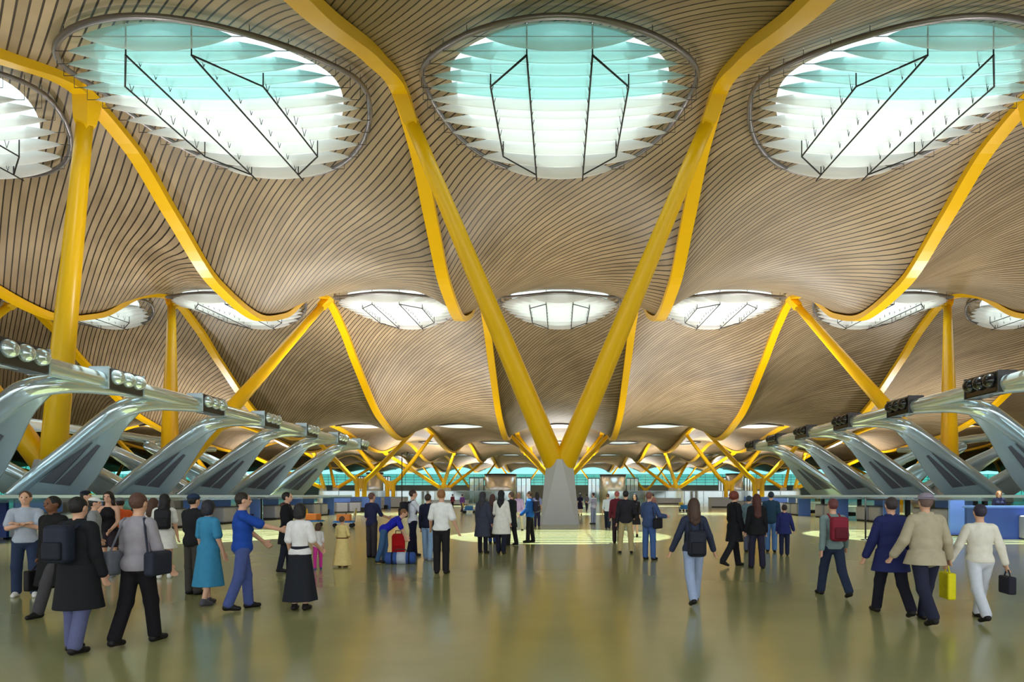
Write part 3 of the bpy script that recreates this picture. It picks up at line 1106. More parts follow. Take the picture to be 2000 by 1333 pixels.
def polygonize(prims, h, k=.03, cuts=(), minus=()):
    """surface nets over the smooth union of prims; cuts are (point, normal) half spaces removed on the normal side"""
    lo = np.min([p.bounds()[0] for p in prims], 0) - 3 * h
    hi = np.max([p.bounds()[1] for p in prims], 0) + 3 * h
    n = np.ceil((hi - lo) / h).astype(int) + 1
    ax = [lo[i] + h * np.arange(n[i]) for i in range(3)]
    f = np.full(n, .12, np.float32)
    mg = k + 2 * h
    for p in prims:
        b0, b1 = p.bounds()
        i0 = np.maximum(((b0 - mg - lo) / h).astype(int), 0); i1 = np.minimum(((b1 + mg - lo) / h).astype(int) + 2, n)
        s = tuple(slice(a, b) for a, b in zip(i0, i1))
        X, Y, Z = ax[0][s[0]][:, None, None], ax[1][s[1]][None, :, None], ax[2][s[2]][None, None, :]
        d = p.d(X, Y, Z).astype(np.float32)
        a = f[s]
        q = np.maximum(k - np.abs(a - d), 0) / k
        f[s] = np.minimum(a, d) - q * q * k * .25
    X, Y, Z = ax[0][:, None, None], ax[1][None, :, None], ax[2][None, None, :]
    for p, nn in cuts:
        f = np.maximum(f, (X - p[0]) * nn[0] + (Y - p[1]) * nn[1] + (Z - p[2]) * nn[2])
    for p in minus:
        f = np.maximum(f, -p.d(X, Y, Z))
    f = f.astype(np.float32)
    neg = f < 0
    c = [neg[i:n[0] - 1 + i, j:n[1] - 1 + j, l:n[2] - 1 + l] for i in (0, 1) for j in (0, 1) for l in (0, 1)]
    cnt = sum(x.astype(np.int8) for x in c)
    act = (cnt > 0) & (cnt < 8)
    I, J, L = np.nonzero(act)
    if len(I) == 0:
        return None
    vid = np.full(act.shape, -1, np.int32)
    vid[I, J, L] = np.arange(len(I))
    acc = np.zeros((len(I), 3)); num = np.zeros(len(I))
    val = {(i, j, l): f[I + i, J + j, L + l].astype(float) for i in (0, 1) for j in (0, 1) for l in (0, 1)}
    for a in range(3):
        for u in (0, 1):
            for w in (0, 1):
                c0 = [0, 0, 0]; o = [x for x in range(3) if x != a]
                c0[o[0]], c0[o[1]] = u, w
                c1 = list(c0); c1[a] = 1
                v0, v1 = val[tuple(c0)], val[tuple(c1)]
                m = (v0 < 0) != (v1 < 0)
                t = np.where(m, v0 / np.where(m, v0 - v1, 1), 0)
                for x in range(3):
                    acc[:, x] += np.where(m, c0[x] + (t if x == a else 0), 0)
                num += m
    P = acc / num[:, None]
    V = lo + h * (np.stack([I, J, L], 1) + P)
    quads = []
    for a in range(3):
        o = [(a + 1) % 3, (a + 2) % 3]
        s0 = [slice(1, n[x] - 1) for x in range(3)]
        s0[a] = slice(0, n[a] - 1)
        s1 = list(s0); s1[a] = slice(1, n[a])
        n0, n1 = neg[tuple(s0)], neg[tuple(s1)]
        e = np.nonzero(n0 != n1)
        idx = [e[x] + (0 if x == a else 1) for x in range(3)]
        inside = n0[e]
        def at(du, dv):
            q = [idx[0].copy(), idx[1].copy(), idx[2].copy()]
            q[o[0]] += du; q[o[1]] += dv
            return vid[q[0], q[1], q[2]]
        q = np.stack([at(-1, -1), at(0, -1), at(0, 0), at(-1, 0)], 1)
        q[~inside] = q[~inside][:, ::-1]
        quads.append(q)
    return V, np.concatenate(quads)


SKIN = pmat('skin_light', srgb(222, 172, 145), .55, 0, .4, .05, 10)
SKIND = pmat('skin_dark', srgb(120, 78, 56), .5, 0, .4, .05, 10)
HAIRM = {}


def hairmat(rgb):
    return pmat('hair_%d_%d_%d' % rgb, srgb(*rgb), .55, 0, .4, .3, 40.0, .5)


M_EYE = pmat('eye_dark', srgb(40, 28, 24), .2)
M_LIP = pmat('lip', srgb(180, 100, 92), .5)
LEATHER = pmat('black_leather', srgb(26, 24, 24), .4, 0, .5, .1, 20)


def person(x, yf, yh, face, label, top=None, bottom=None, hair='short', hairc=(50, 36, 28), skin=SKIN, female=False,
           lean=0, yaw=0, legs=(0, 0, 0, 0), la=(4, 8, 12, 0), ra=(4, 8, 12, 0), shoes=(28, 26, 26), cap=None, bag=None,
           group=None, child=False, belt=None, fat=0.0, tie=None, gap=0.0):
    Yw = EYE * F / (yf - VY)
    H = (yf - yh) * Yw / F
    sc = H / 1.76
    hv = min(max(Yw * .00075, .0085), .0135) / sc
    rt = empty('person', ((x - VX) / F * Yw, Yw, 0), -math.radians(face))
    hipz, hx = .92, (.088 if not female else .082)
    sx = .150 if not female else .128
    if child: sx -= .006
    O = vec(0, 0, hipz)
    T = rotx(-lean)

    # ---- legs
    J = {}
    for s, f_, kn in ((-1, legs[0], legs[1]), (1, legs[2], legs[3])):
        a, b = math.radians(f_), math.radians(f_ - kn)
        hip = vec(s * hx, 0, hipz - .01)
        knee = hip + .42 * vec(s * (.02 + gap), math.sin(a), -math.cos(a))
        ank = knee + .42 * vec(s * gap * .5, math.sin(b), -math.cos(b))
        J[s] = (hip, knee, ank)
    low = min(J[-1][2][2], J[1][2][2])
    dz = .075 - low
    O = O + vec(0, 0, dz)
    for s in (-1, 1):
        J[s] = tuple(p + vec(0, 0, dz) for p in J[s])
    up = vec(0, 0, dz)
    leg_b, leg_p, shoe_p, foot_b = [], {}, {}, []
    for s in (-1, 1):
        hip, knee, ank = J[s]
        sh = knee - ank; sh = sh / np.linalg.norm(sh)
        drop = max(ank[2] - .075, 0)
        pit = min(drop / .2, .75)
        fd = vec(s * .12, math.sqrt(1 - pit * pit), -pit); fd /= np.linalg.norm(fd)
        leg_p[s] = [Cone(hip, knee, .086 + fat * .2, .056), Cone(knee, ank, .055, .037), Cone(knee + (ank - knee) * .15 + vec(0, -.012, 0), knee + (ank - knee) * .5 + vec(0, -.01, 0), .05, .038)]
        heel = ank + vec(0, -.03, -.035); toe = ank + fd * .145 + vec(0, 0, -.045)
        foot_b += [Cone(ank, ank + vec(0, 0, -.03), .036, .034), Cone(heel, toe, .034, .027)]
        shoe_p[s] = [Cone(heel, toe, .040, .034), Cone(ank + vec(0, 0, .01), heel, .044, .042), Cone(ank, ank + fd * .08 + vec(0, 0, -.03), .043, .036)]
        leg_b += leg_p[s]

    # ---- torso (leaning about the hips)
    pelvis = [Ell(vec(0, 0, .935) + up, (.158 + (.008 if female else 0) + fat * .4, .115 + fat * .5, .13))]
    abd = Ell(vec(0, .005, 1.09) + up, (.128 + fat - (.014 if female else 0), .098 + fat, .18)).xf(T, O)
    chest = Ell(vec(0, 0, 1.27) + up, (.158 + fat * .5 - (.02 if female else 0), .112 + fat * .4, .185)).xf(T, O)
    shl = Cone(vec(-sx, -.005, 1.405) + up, vec(sx, -.005, 1.405) + up, .058, .058).xf(T, O)
    trap = Cone(vec(0, -.01, 1.40) + up, vec(0, -.005, 1.48) + up, .085, .052).xf(T, O)
    torso = [abd, chest, shl, trap]
    if female and not child:
        torso += [Ell(vec(s * .062, .085, 1.275) + up, (.062, .052, .06)).xf(T, O) for s in (-1, 1)]
    neck = Cone(vec(0, -.005, 1.42) + up, vec(0, .012, 1.57) + up, .053, .05).xf(T, O)
    hb = T @ (vec(0, 0, 1.53) + up - O) + O
    HM = rotz(-yaw) @ rotx(-lean * .45)
    hs = 1.0 if not child else 1.14

    def hp(p): return HM @ (np.array(p, float) * hs - vec(0, 0, 1.53 * hs)) + hb
    def hell(c, r): return Ell(hp(c), np.array(r) * hs, HM)
    head = [hell((0, .012, 1.648), (.075, .095, .108)), hell((0, .045, 1.578), (.050, .055, .050)),
            Cone(hp((0, .103, 1.655)), hp((0, .120, 1.622)), .011 * hs, .015 * hs), hell((0, .088, 1.682), (.045, .022, .012)),
            hell((0, .098, 1.588), (.024, .012, .014)), hell((.076, .005, 1.635), (.011, .022, .032)), hell((-.076, .005, 1.635), (.011, .022, .032))]

    # ---- arms and hands
    arm_p, hand_b, wrists = {}, [], {}
    for s, ar in ((-1, la), (1, ra)):
        f_, ab, el, inn = [math.radians(v) for v in ar]
        shd = vec(s * (sx + .022), -.005, 1.40) + up
        d1 = vec(s * math.sin(ab), math.sin(f_) * math.cos(ab), -math.cos(f_) * math.cos(ab))
        d2 = vec(s * math.sin(ab) * math.cos(el) - s * math.sin(inn), math.sin(f_ + el) * math.cos(inn), -math.cos(f_ + el) * math.cos(inn))
        d2 /= np.linalg.norm(d2)
        shd = T @ (shd - O) + O
        TT = rotx(-lean * .35)
        d1, d2 = TT @ d1, TT @ d2
        elb = shd + d1 * .285
        wr = elb + d2 * .25
        wrists[s] = (wr, d2)
        arm_p[s] = [Cone(shd, elb, .051, .039), Cone(elb, wr, .040, .027)]
        u = vec(0, 1, 0) if abs(d2[1]) < .8 else vec(0, 0, 1)
        u = u - d2 * u.dot(d2); u /= np.linalg.norm(u)
        nn = np.cross(d2, u) * s
        M = np.stack([d2, u, nn], 1)
        hand_b += [Ell(wr + d2 * .05, (.052, .040, .019), M)]
        for q, (off, ln) in enumerate(((.030, .070), (.011, .080), (-.009, .074), (-.028, .058))):
            b0 = wr + d2 * .085 + u * off
            b1 = b0 + (d2 + u * off * 2.5).astype(float) * ln * .52
            cd_ = d2 * .75 - nn * -.55 * (1 if True else 0)
            b2 = b1 + cd_ / np.linalg.norm(cd_) * ln * .48
            hand_b += [Cone(b0, b1, .0105, .0095), Cone(b1, b2, .0095, .008)]
        t0 = wr + d2 * .03 + u * .03
        t1 = t0 + (d2 * .6 + u * .8) * .034
        hand_b += [Cone(t0, t1, .013, .011), Cone(t1, t1 + (d2 * .95 + u * .25) * .03, .011, .009)]

    def make(name, prims, mat, k=.03, cuts=(), minus=(), h=None):
        r = polygonize(prims, h or hv, k, cuts, minus)
        if r is None:
            return None
        return link_mesh(name, mesh_from(name, r[0] * sc, r[1]), mat, rt)

    body = make('body', pelvis + torso + [neck] + head + arm_p[-1] + arm_p[1] + leg_b + foot_b + hand_b, skin, .022)

    # ---- face
    for s in (-1, 1):
        e = MB(); p = hp((s * .030, .098, 1.652)) * sc
        e.sphere(tuple(p), .0105 * sc * hs, 10, 7)
        e.build('eye', M_EYE, rt)
    e = make('mouth', [Cone(hp((-.02, .103, 1.592)), hp((.02, .103, 1.592)), .0075 * hs, .0075 * hs)], M_LIP, .01, h=.004)

    # ---- clothes
    tw = lambda p: T @ (np.array(p, float) + up - O) + O
    if bottom:
        ty, col = bottom[0], bottom[1]
        ex = bottom[2] if len(bottom) > 2 else None
        cm = cloth(col)
        if ty in ('pants', 'shorts'):
            loose = .013 if ex != 'slim' else .006
            pr = [p.grow(.014) for p in pelvis]
            for s in (-1, 1):
                hip, knee, ank = J[s]
                if ty == 'pants':
                    e = ank + (knee - ank) * .04
                    pr += [Cone(hip, knee, .093 + fat * .2, .064 + loose), Cone(knee, e, .062 + loose, .050 + loose * 1.6)]
                else:
                    q = hip + (knee - hip) * (.55 if ex is None else ex)
                    pr += [Cone(hip, q, .096, .088)]
            make('shorts' if ty == 'shorts' else 'trousers', pr, cm, .03, [(vec(0, 0, 1.04) + up, vec(0, 0, 1))])
        else:  # skirt with hem height
            hem = ex if ex else .5
            w = .16 + .10 * (1.0 - hem) + (abs(legs[0]) + abs(legs[2])) * .001
            make('skirt', [Frust(vec(0, 0, 1.06) + up, (.142 + fat, .112 + fat), vec(0, 0, .90) + up, (.178, .14)), Frust(vec(0, 0, .90) + up, (.178, .14), vec(0, 0, hem), (w + .03, w * .86 + .03), 7)], cm, .02)
    if top:
        ty, col, sl, hem = top
        cm = cloth(col)
        g = .016 if ty not in ('coat', 'jacket') else .027
        tp = [p.grow(g) for p in torso]
        if ty == 'tank':
            tp = [p.grow(.012) for p in (abd, chest)] + [p.grow(.012) for p in torso[4:]] + [Cone(tw((s * .08, -.01, 1.30)), tw((s * .085, -.012, 1.455)), .03, .022) for s in (-1, 1)]
        cut = []
        if hem > .80:
            tp += [p.grow(g + .006) for p in pelvis]
            if lean < 20:
                cut = [(tw((0, 0, hem)), T @ vec(0, 0, -1))]
        else:
            w = .18 + .11 * (1 - hem) + fat
            tp += [p.grow(g + .004) for p in pelvis] + [Frust(vec(0, 0, 1.0) + up, (.172 + fat, .135 + fat), vec(0, 0, hem), (w + .015, w * .82), 5 if ty != 'coat' else 3)]
        nk = [(tw((0, 0, 1.492)), T @ vec(0, 0, 1))]
        make({'coat': 'coat', 'jacket': 'jacket', 'dress': 'dress'}.get(ty, 'shirt'), tp, cm, .03, cut + nk)
        if sl > 0:
            for s in (-1, 1):
                A_, B_ = arm_p[s]
                pr = []
                e = A_.b if sl >= 1 else A_.a + (A_.b - A_.a) * sl
                r_end = (.042 if sl >= 1 else .058) + g
                pr.append(Cone(A_.a, e, .055 + g * .7, r_end))
                if sl > 1:
                    w_ = B_.a + (B_.b - B_.a) * min(sl - 1, .97)
                    pr.append(Cone(B_.a, w_, .042 + g, .032 + g))
                make('sleeve', pr, cm, .02)
        if ty in ('coat', 'jacket'):
            make('collar', [Cone(tw((-.05, -.01, 1.475)), tw((.05, -.01, 1.475)), .052, .052), Cone(tw((-.05, 0, 1.48)), tw((-.03, .08, 1.41)), .035, .02), Cone(tw((.05, 0, 1.48)), tw((.03, .08, 1.41)), .035, .02)], cm, .02, [(tw((0, 0, 1.515)), T @ vec(0, 0, 1))])
        if ty == 'striped':
            for z in (1.12, 1.2, 1.28, 1.36):
                make('stripe', [p.grow(.020) for p in torso], cloth((50, 46, 92)), .03, [(tw((0, 0, z + .017)), vec(0, 0, 1)), (tw((0, 0, z - .017)), vec(0, 0, -1))])
    if belt:
        make('belt', [Ell(vec(0, 0, 1.02) + up, (.165 + fat, .13 + fat, .1))], cloth(belt), .02, [(vec(0, 0, 1.045) + up, vec(0, 0, 1)), (vec(0, 0, .995) + up, vec(0, 0, -1))])
    if shoes:
        for s in (-1, 1):
            make('shoe', shoe_p[s], cloth(shoes, .5), .02)
    # ---- hair
    hm = hairmat(hairc)
    fcut = [Ell(hp((0, .150, 1.62)), np.array((.080, .085, .088)) * hs, HM)]
    skull = hell((0, -.004, 1.662), (.085, .100, .104))
    hcut = [(hp((0, 0, 1.575)), HM @ vec(0, 0, -1))]
    if hair == 'short':
        make('hair', [skull], hm, .01, hcut, fcut + [hell((.085, .03, 1.61), (.04, .035, .05)), hell((-.085, .03, 1.61), (.04, .035, .05))])
    elif hair == 'bob':
        make('hair', [skull.grow(.010), hell((.06, -.02, 1.60), (.04, .06, .09)), hell((-.06, -.02, 1.60), (.04, .06, .09)), hell((0, -.05, 1.59), (.085, .055, .10))], hm, .02, [(hp((0, 0, 1.50)), HM @ vec(0, 0, -1))], fcut)
    elif hair == 'curly':
        rr = np.random.RandomState(int(x))
        pr = [skull.grow(.012)]
        for q in range(40):
            a, b = rr.uniform(0, 6.28), rr.uniform(-.5, 1)
            pr.append(hell((.085 * math.cos(a) * math.sqrt(1 - b * b * .8), -.012 + .09 * math.sin(a) * math.sqrt(1 - b * b * .8), 1.645 + .085 * b), (.03, .03, .03)))
        make('hair', pr, hm, .01, [], fcut)
    elif hair in ('long', 'verylong'):
        z1 = 1.36 if hair == 'long' else 1.22
        bk = tw((0, -.115, z1)); md = tw((0, -.10, 1.46))
        top_ = hp((0, -.055, 1.62))
        pr = [skull.grow(.006), Cone(top_, md, .078, .072), Cone(md, bk, .072, .045)]
        for s in (-1, 1):
            pr += [Cone(hp((s * .068, -.005, 1.65)), hp((s * .075, -.012, 1.52)), .032, .030), Cone(hp((s * .075, -.012, 1.52)), tw((s * .085, -.06, z1 + .06)), .032, .02),
                   Cone(top_ + HM @ vec(s * .035, 0, 0), bk + vec(s * .05, 0, .03), .05, .035)]
        make('hair', pr, hm, .025, [], fcut)
    elif hair == 'hood':
        make('hair', [skull], hm, .01, hcut, fcut)
        make('fur_hood', [Cone(tw((-.09, -.06, 1.47)), tw((.09, -.06, 1.47)), .065, .065), Cone(tw((-.10, -.03, 1.47)), tw((-.07, .05, 1.43)), .045, .035), Cone(tw((.10, -.03, 1.47)), tw((.07, .05, 1.43)), .045, .035)], hairmat((70, 40, 34)), .03)
    elif hair == 'scarf':
        make('headscarf', [skull.grow(.012), Cone(hp((0, -.02, 1.56)), tw((0, -.02, 1.43)), .085, .12), Cone(tw((0, -.08, 1.42)), tw((0, -.10, 1.25)), .09, .05)], hm, .03, [], [Ell(hp((0, .145, 1.625)), np.array((.062, .085, .082)) * hs, HM)])
    if cap:
        cm = cloth(cap[1])
        dome = hell((0, 0, 1.695), (.093, .108, .078))
        make('cap', [dome], cm, .01, [(hp((0, 0, 1.69)), HM @ vec(0, -.15, -1))])
        if cap[0] == 'brim':
            br = cloth(cap[2]) if len(cap) > 2 else cm
            make('cap_brim', [hell((0, .115, 1.69), (.07, .075, .012))], br, .01)
        elif cap[0] == 'hat':
            make('hat_brim', [hell((0, .01, 1.69), (.135, .15, .012))], cm, .01)
        elif cap[0] == 'beanie':
            make('cap_fold', [hell((0, 0, 1.70), (.096, .112, .05))], cm, .01, [(hp((0, 0, 1.725)), HM @ vec(0, 0, 1)), (hp((0, 0, 1.675)), HM @ vec(0, 0, -1))])
    tag(rt, label, 'person', group)

    # ---- things carried: top-level objects of their own
    if bag:
        for bg in (bag if isinstance(bag, list) else [bag]):
            kind, col, blab = bg[0], bg[1], bg[2]
            cm = cloth(col, .6)
            Rm = np.array(Matrix.Rotation(-math.radians(face), 3, 'Z'))
            base = vec((x - VX) / F * Yw, Yw, 0)
            bo = empty({'backpack': 'backpack', 'handbag': 'handbag', 'shoulder': 'shoulder_bag', 'shopping': 'shopping_bag', 'briefcase': 'briefcase'}[kind], tuple(base), -math.radians(face))

            def bm(name, prims, mat, k=.02, h=None, cuts=()):
                r = polygonize(prims, h or hv, k, cuts)
                if r: link_mesh(name, mesh_from(name, r[0] * sc, r[1]), mat, bo)
            if kind == 'backpack':
                zo = bg[3] if len(bg) > 3 else 0
                bm('pack', [RBox(tw((0, -.235, 1.24 + zo)), (.145, .085, .21), T, .06)], cm)
                bm('front_pocket', [RBox(tw((0, -.325, 1.17 + zo)), (.11, .03, .10), T, .025)], cloth(tuple(int(c * .75) for c in col), .6))
                for s in (-1, 1):
                    bm('strap', [Cone(tw((s * .085, -.15, 1.40 + zo * .7)), tw((s * .095, -.01, 1.482)), .018, .018), Cone(tw((s * .095, -.01, 1.482)), tw((s * .10, .13, 1.33)), .018, .018), Cone(tw((s * .10, .13, 1.33)), tw((s * .145, .04, 1.12 + zo)), .016, .016)], cm, .01)
            else:
                s = bg[3] if len(bg) > 3 else 1
                wr, d2 = wrists[s]
                hp_ = wr + d2 * .09
                if kind == 'shoulder':
                    c = J[s][0] + vec(s * .18, -.02, .04)
                    bm('bag_body', [RBox(c, (.06, .17, .14), None, .04)], cm)
                    bm('strap', [Cone(c + vec(-s * .03, -.12, .12), tw((s * .12, -.06, 1.465)), .012, .012), Cone(tw((s * .12, -.06, 1.465)), tw((s * .12, .06, 1.455)), .012, .012), Cone(tw((s * .12, .06, 1.455)), c + vec(-s * .03, .12, .12), .012, .012)], cm, .01)
                else:
                    w, hh, dp = {'handbag': (.15, .13, .055), 'shopping': (.16, .20, .06), 'briefcase': (.20, .15, .05)}[kind]
                    c = hp_ + vec(s * .0, 0, -.10 - hh)
                    bm('bag_body', [RBox(c, (dp, w, hh), None, .025)], cm)
                    bm('bag_handle', [Cone(c + vec(0, -w * .5, hh), hp_ + vec(0, -.03, -.01), .011, .011), Cone(hp_ + vec(0, -.03, -.01), hp_ + vec(0, .03, -.01), .012, .012), Cone(hp_ + vec(0, .03, -.01), c + vec(0, w * .5, hh), .011, .011)], cm, .01)
            tag(bo, blab, {'backpack': 'backpack'}.get(kind, 'bag'))
    return rt


WALK = (22, 6, -18, 22)
WALK2 = (-18, 22, 22, 6)
STAND = (2, 2, -2, 3)
SWL, SWR = (-18, 8, 14, 0), (22, 8, 22, 0)
CROSS = (28, 6, 92, 60)
WHITE_, BLK, NAVY, GREY = (238, 238, 240), (26, 25, 28), (30, 36, 78), (120, 122, 130)
JEAN, LJEAN, DJEAN = (66, 90, 140), (140, 170, 205), (44, 56, 84)
P = person
# left group
P(50, 1166, 960, 150, 'man in light grey T-shirt with folded arms and blue jeans at the far left', ('shirt', (172, 180, 196), .75, .90), ('pants', DJEAN), hairc=(90, 60, 45), la=CROSS, ra=CROSS, shoes=(226, 224, 222), legs=(6, 4, -4, 4), gap=.06)
P(104, 1200, 964, 195, 'man in long black coat walking with a dark bag, left of the navy backpack', ('coat', BLK, 2, .42), ('pants', (70, 68, 72)), hairc=(24, 20, 20), skin=SKIND, legs=WALK, la=SWL, ra=(-5, 8, 10, 0), bag=('briefcase', (24, 22, 24), 'black briefcase hanging from the hand of the man in the long black coat', 1))
P(152, 1274, 972, 5, 'person seen from behind in black coat with big navy backpack, nearest at left', ('coat', (30, 31, 36), 2, .50), ('pants', (96, 100, 140)), hairc=(30, 26, 28), legs=(3, 2, -6, 8), fat=.02, la=(8, 7, 24, 0), ra=(4, 5, 14, 0),
  bag=('backpack', (34, 40, 58), 'big dark navy backpack on the nearest person at left'))
P(167, 1112, 960, 70, 'boy in black cap with yellow brim and grey top facing right', ('shirt', (84, 88, 100), .8, .9), ('pants', (48, 50, 60)), hairc=(26, 22, 22), cap=('brim', (26, 28, 40), (214, 210, 60)))
P(184, 1138, 973, 60, 'person in white cap and grey shirt with black trousers beside the black coat', ('shirt', (150, 152, 156), .8, .88), ('pants', BLK), hairc=(30, 26, 26), cap=('brim', (235, 235, 236)), shoes=(70, 90, 40))
P(212, 1126, 961, 165, 'woman with long black hair in black tank top and dark shorts, facing the viewer', ('tank', (28, 26, 30), 0, .92), ('shorts', (52, 44, 52), .6), 'long', (36, 26, 26), female=True, ra=(30, 6, 80, 30), la=(10, 8, 40, 20), shoes=(150, 156, 190))
P(236, 1122, 972, 320, 'person in orange T-shirt and grey cap bending towards the woman in black', ('shirt', (232, 100, 48), .8, .9), ('shorts', (110, 100, 104), .95), hairc=(40, 32, 30), lean=14, cap=('beanie', (120, 124, 130)), ra=(20, 10, 30, 0), shoes=(200, 200, 204))
P(270, 1258, 962, 5, 'person with brown hair from behind in pale grey top and black trousers, near left', ('shirt', (158, 152, 162), 1.2, .86), ('pants', (24, 22, 28)), 'short', (92, 62, 52), female=True, legs=(-10, 14, 12, 4), la=(8, 9, 20, 0), ra=(8, 12, 20, 0), fat=.015,
  bag=[('shoulder', (40, 44, 60), 'dark shoulder bag on the right hip of the person in pale grey top', 1), ('shoulder', (120, 122, 134), 'grey shoulder bag on the left hip of the person in pale grey top', -1)])
P(300, 1124, 974, 10, 'woman with brown hair in white top and blue denim skirt beside the woman in white', ('shirt', (230, 226, 226), .7, .9), ('skirt', (74, 104, 160), .55), 'long', (80, 54, 42), female=True)
P(321, 1130, 966, 335, 'woman with long black hair in short white dress and white sneakers', ('dress', (236, 234, 230), .7, .62), None, 'verylong', (24, 20, 24), female=True, yaw=-40, shoes=(235, 235, 235), la=(20, 8, 50, 10),
  bag=('backpack', (34, 34, 40), 'small black backpack on the woman in the short white dress'))
P(378, 1162, 966, 20, 'person in black jacket and dark cap half hidden behind the turquoise dress', ('jacket', (34, 34, 38), 2, .84), ('pants', (70, 66, 62)), hairc=(30, 28, 28), cap=('beanie', (40, 56, 84)), la=(15, 12, 30, 0),
  bag=('handbag', (28, 26, 28), 'black handbag in the left hand of the person in black jacket', -1))
P(407, 1182, 978, 15, 'woman in long turquoise blue dress seen from behind at left', ('dress', (64, 142, 184), .8, .32), None, 'bob', (40, 40, 50), female=True, legs=(8, 4, -8, 10), shoes=(86, 84, 92))
P(473, 1191, 962, 55, 'man in royal blue polo shirt and blue jeans stretching out an arm', ('shirt', (32, 74, 168), .85, .88), ('pants', (78, 92, 152)), hairc=(44, 36, 32), ra=(62, 4, 12, 0), la=(30, 6, 20, 0), legs=(10, 6, -8, 12), skin=SKIN, fat=.02)
P(560, 1118, 962, 75, 'woman in black coat with brown fur hood, looking right, hands in pockets', ('coat', (24, 24, 30), 2, .62), ('pants', (30, 34, 48), 'slim'), 'hood', (30, 24, 24), female=True, legs=(4, 3, -6, 6), la=(0, 8, 24, 0), ra=(4, 8, 30, 0))
P(586, 1192, 985, 0, 'woman from behind in white short-sleeved top and long black skirt', ('shirt', (236, 232, 234), .85, .92), ('skirt', (36, 38, 46), .16), 'bob', (36, 32, 34), female=True, ra=(10, 10, 50, 0), la=(6, 10, 30, 0))
P(621, 1113, 1024, 330, 'little girl in white top and pink leggings', ('shirt', (232, 226, 228), 1.2, .84), ('pants', (206, 56, 150), 'slim'), 'bob', (84, 60, 48), female=True, child=True, shoes=(90, 70, 150), legs=(-6, 4, 10, 4), gap=.05)
P(668, 1108, 1011, 5, 'child in pale yellow long robe with brown belt seen from behind', ('dress', (232, 208, 140), 1.9, .06), None, 'short', (84, 58, 44), child=True, la=(10, 12, 60, 30), ra=(10, 12, 60, 30), belt=(110, 66, 40), shoes=(120, 90, 70), fat=.03)
P(726, 1090, 963, 30, 'man in navy shirt and dark trousers standing left of the bending man', ('shirt', (40, 42, 76), 1, .86), ('pants', (60, 54, 60)), hairc=(110, 76, 70), ra=(30, 8, 40, 0))
P(750, 1100, 978, 80, 'man in bright blue shirt bending over a red bag', ('shirt', (34, 40, 176), .85, .9), ('pants', (64, 98, 140)), hairc=(130, 86, 54), lean=52, la=(36, 4, 4, 5), ra=(44, 4, 4, 5), legs=(4, 10, -8, 6), shoes=(36, 34, 36))
P(806, 1088, 957, 60, 'man with big black backpack in white shirt and navy trousers facing right', ('shirt', (222, 226, 238), 1, .88), ('pants', (24, 28, 54)), hairc=(60, 40, 36), ra=(36, 10, 70, 20), la=(20, 10, 80, 20), legs=(8, 4, -6, 6),
  bag=('backpack', (20, 22, 32), 'big black backpack on the man in white shirt and navy trousers'))
P(836, 1095, 965, 15, 'person in navy top and pale blue jeans behind the man in the white T-shirt', ('jacket', (28, 30, 52), 2, .86), ('pants', LJEAN), hairc=(60, 46, 40), legs=(10, 4, -8, 6), shoes=(150, 160, 180), gap=.05)
P(862, 1121, 957, 5, 'man seen from behind in white T-shirt and black trousers', ('shirt', (242, 242, 242), .85, .90), ('pants', (34, 32, 36)), hairc=(150, 104, 66), la=(12, 14, 30, 0), ra=(4, 16, 20, 0), fat=.012)
P(943, 1081, 962, 20, 'woman in long dark grey coat with black stockings, left of the white coat', ('coat', (64, 68, 86), 2, .48), ('pants', (30, 30, 38), 'slim'), 'scarf', (52, 52, 62), female=True, shoes=(28, 28, 34), fat=.02, bag=('handbag', (26, 24, 30), 'black handbag held by the woman in the long dark grey coat', 1))
P(979, 1082, 959, 10, 'person in white knee-length coat and black headwear from behind', ('coat', (238, 236, 230), 2, .55), ('pants', (34, 36, 54)), 'scarf', (24, 24, 34), female=True, fat=.03, legs=(4, 2, -4, 4), la=(16, 10, 60, 10))
P(999, 1066, 961, 300, 'man in black overcoat with pale face half hidden by the white coat', ('coat', (30, 34, 40), 2, .60), ('pants', (34, 34, 38)), hairc=(100, 80, 64), legs=(6, 3, -6, 6))
P(1013, 1037, 961, 10, 'distant person in lilac top and beige trousers left of the man in blue', ('shirt', (186, 156, 206), 1.4, .88), ('pants', (196, 184, 166)), 'bob', (130, 92, 82), female=True, legs=WALK2)
P(1035, 1060, 960, 285, 'man in blue jacket and black trousers wearing a backpack, left of the pedestal', ('jacket', (38, 100, 180), 2, .86), ('pants', (24, 24, 28)), hairc=(84, 60, 42), legs=(4, 2, -4, 4), la=(10, 8, 40, 0),
  bag=('backpack', (46, 40, 58), 'dark backpack on the man in the blue jacket'))
P(1049, 1030, 962, 350, 'distant woman with black hair in lilac shirt beside the central pedestal', ('shirt', (150, 150, 206), .8, .9), ('pants', (52, 48, 76)), 'long', (34, 28, 36), female=True)
P(962, 1062, 966, 15, 'person in dark red hair and navy jeans between the grey and white coats', ('jacket', (70, 60, 70), 2, .86), ('pants', (50, 64, 130)), 'long', (80, 50, 50), female=True)
P(1133, 1007, 964, 10, 'distant woman in dark violet dress just right of the central pedestal', ('dress', (44, 38, 72), .7, .5), None, 'long', (28, 24, 32), female=True)
P(1159, 1024, 963, 320, 'person in purple and white striped shirt and grey jeans right of the pedestal', ('striped', (206, 204, 222), .9, .88), ('pants', (150, 158, 186)), hairc=(70, 56, 66), la=(30, 10, 70, 20))
P(1187, 1034, 963, 10, 'man walking away in white shirt and dark trousers right of the pedestal', ('shirt', (206, 212, 230), 1.4, .9), ('pants', (34, 42, 62)), hairc=(110, 78, 62), legs=WALK)
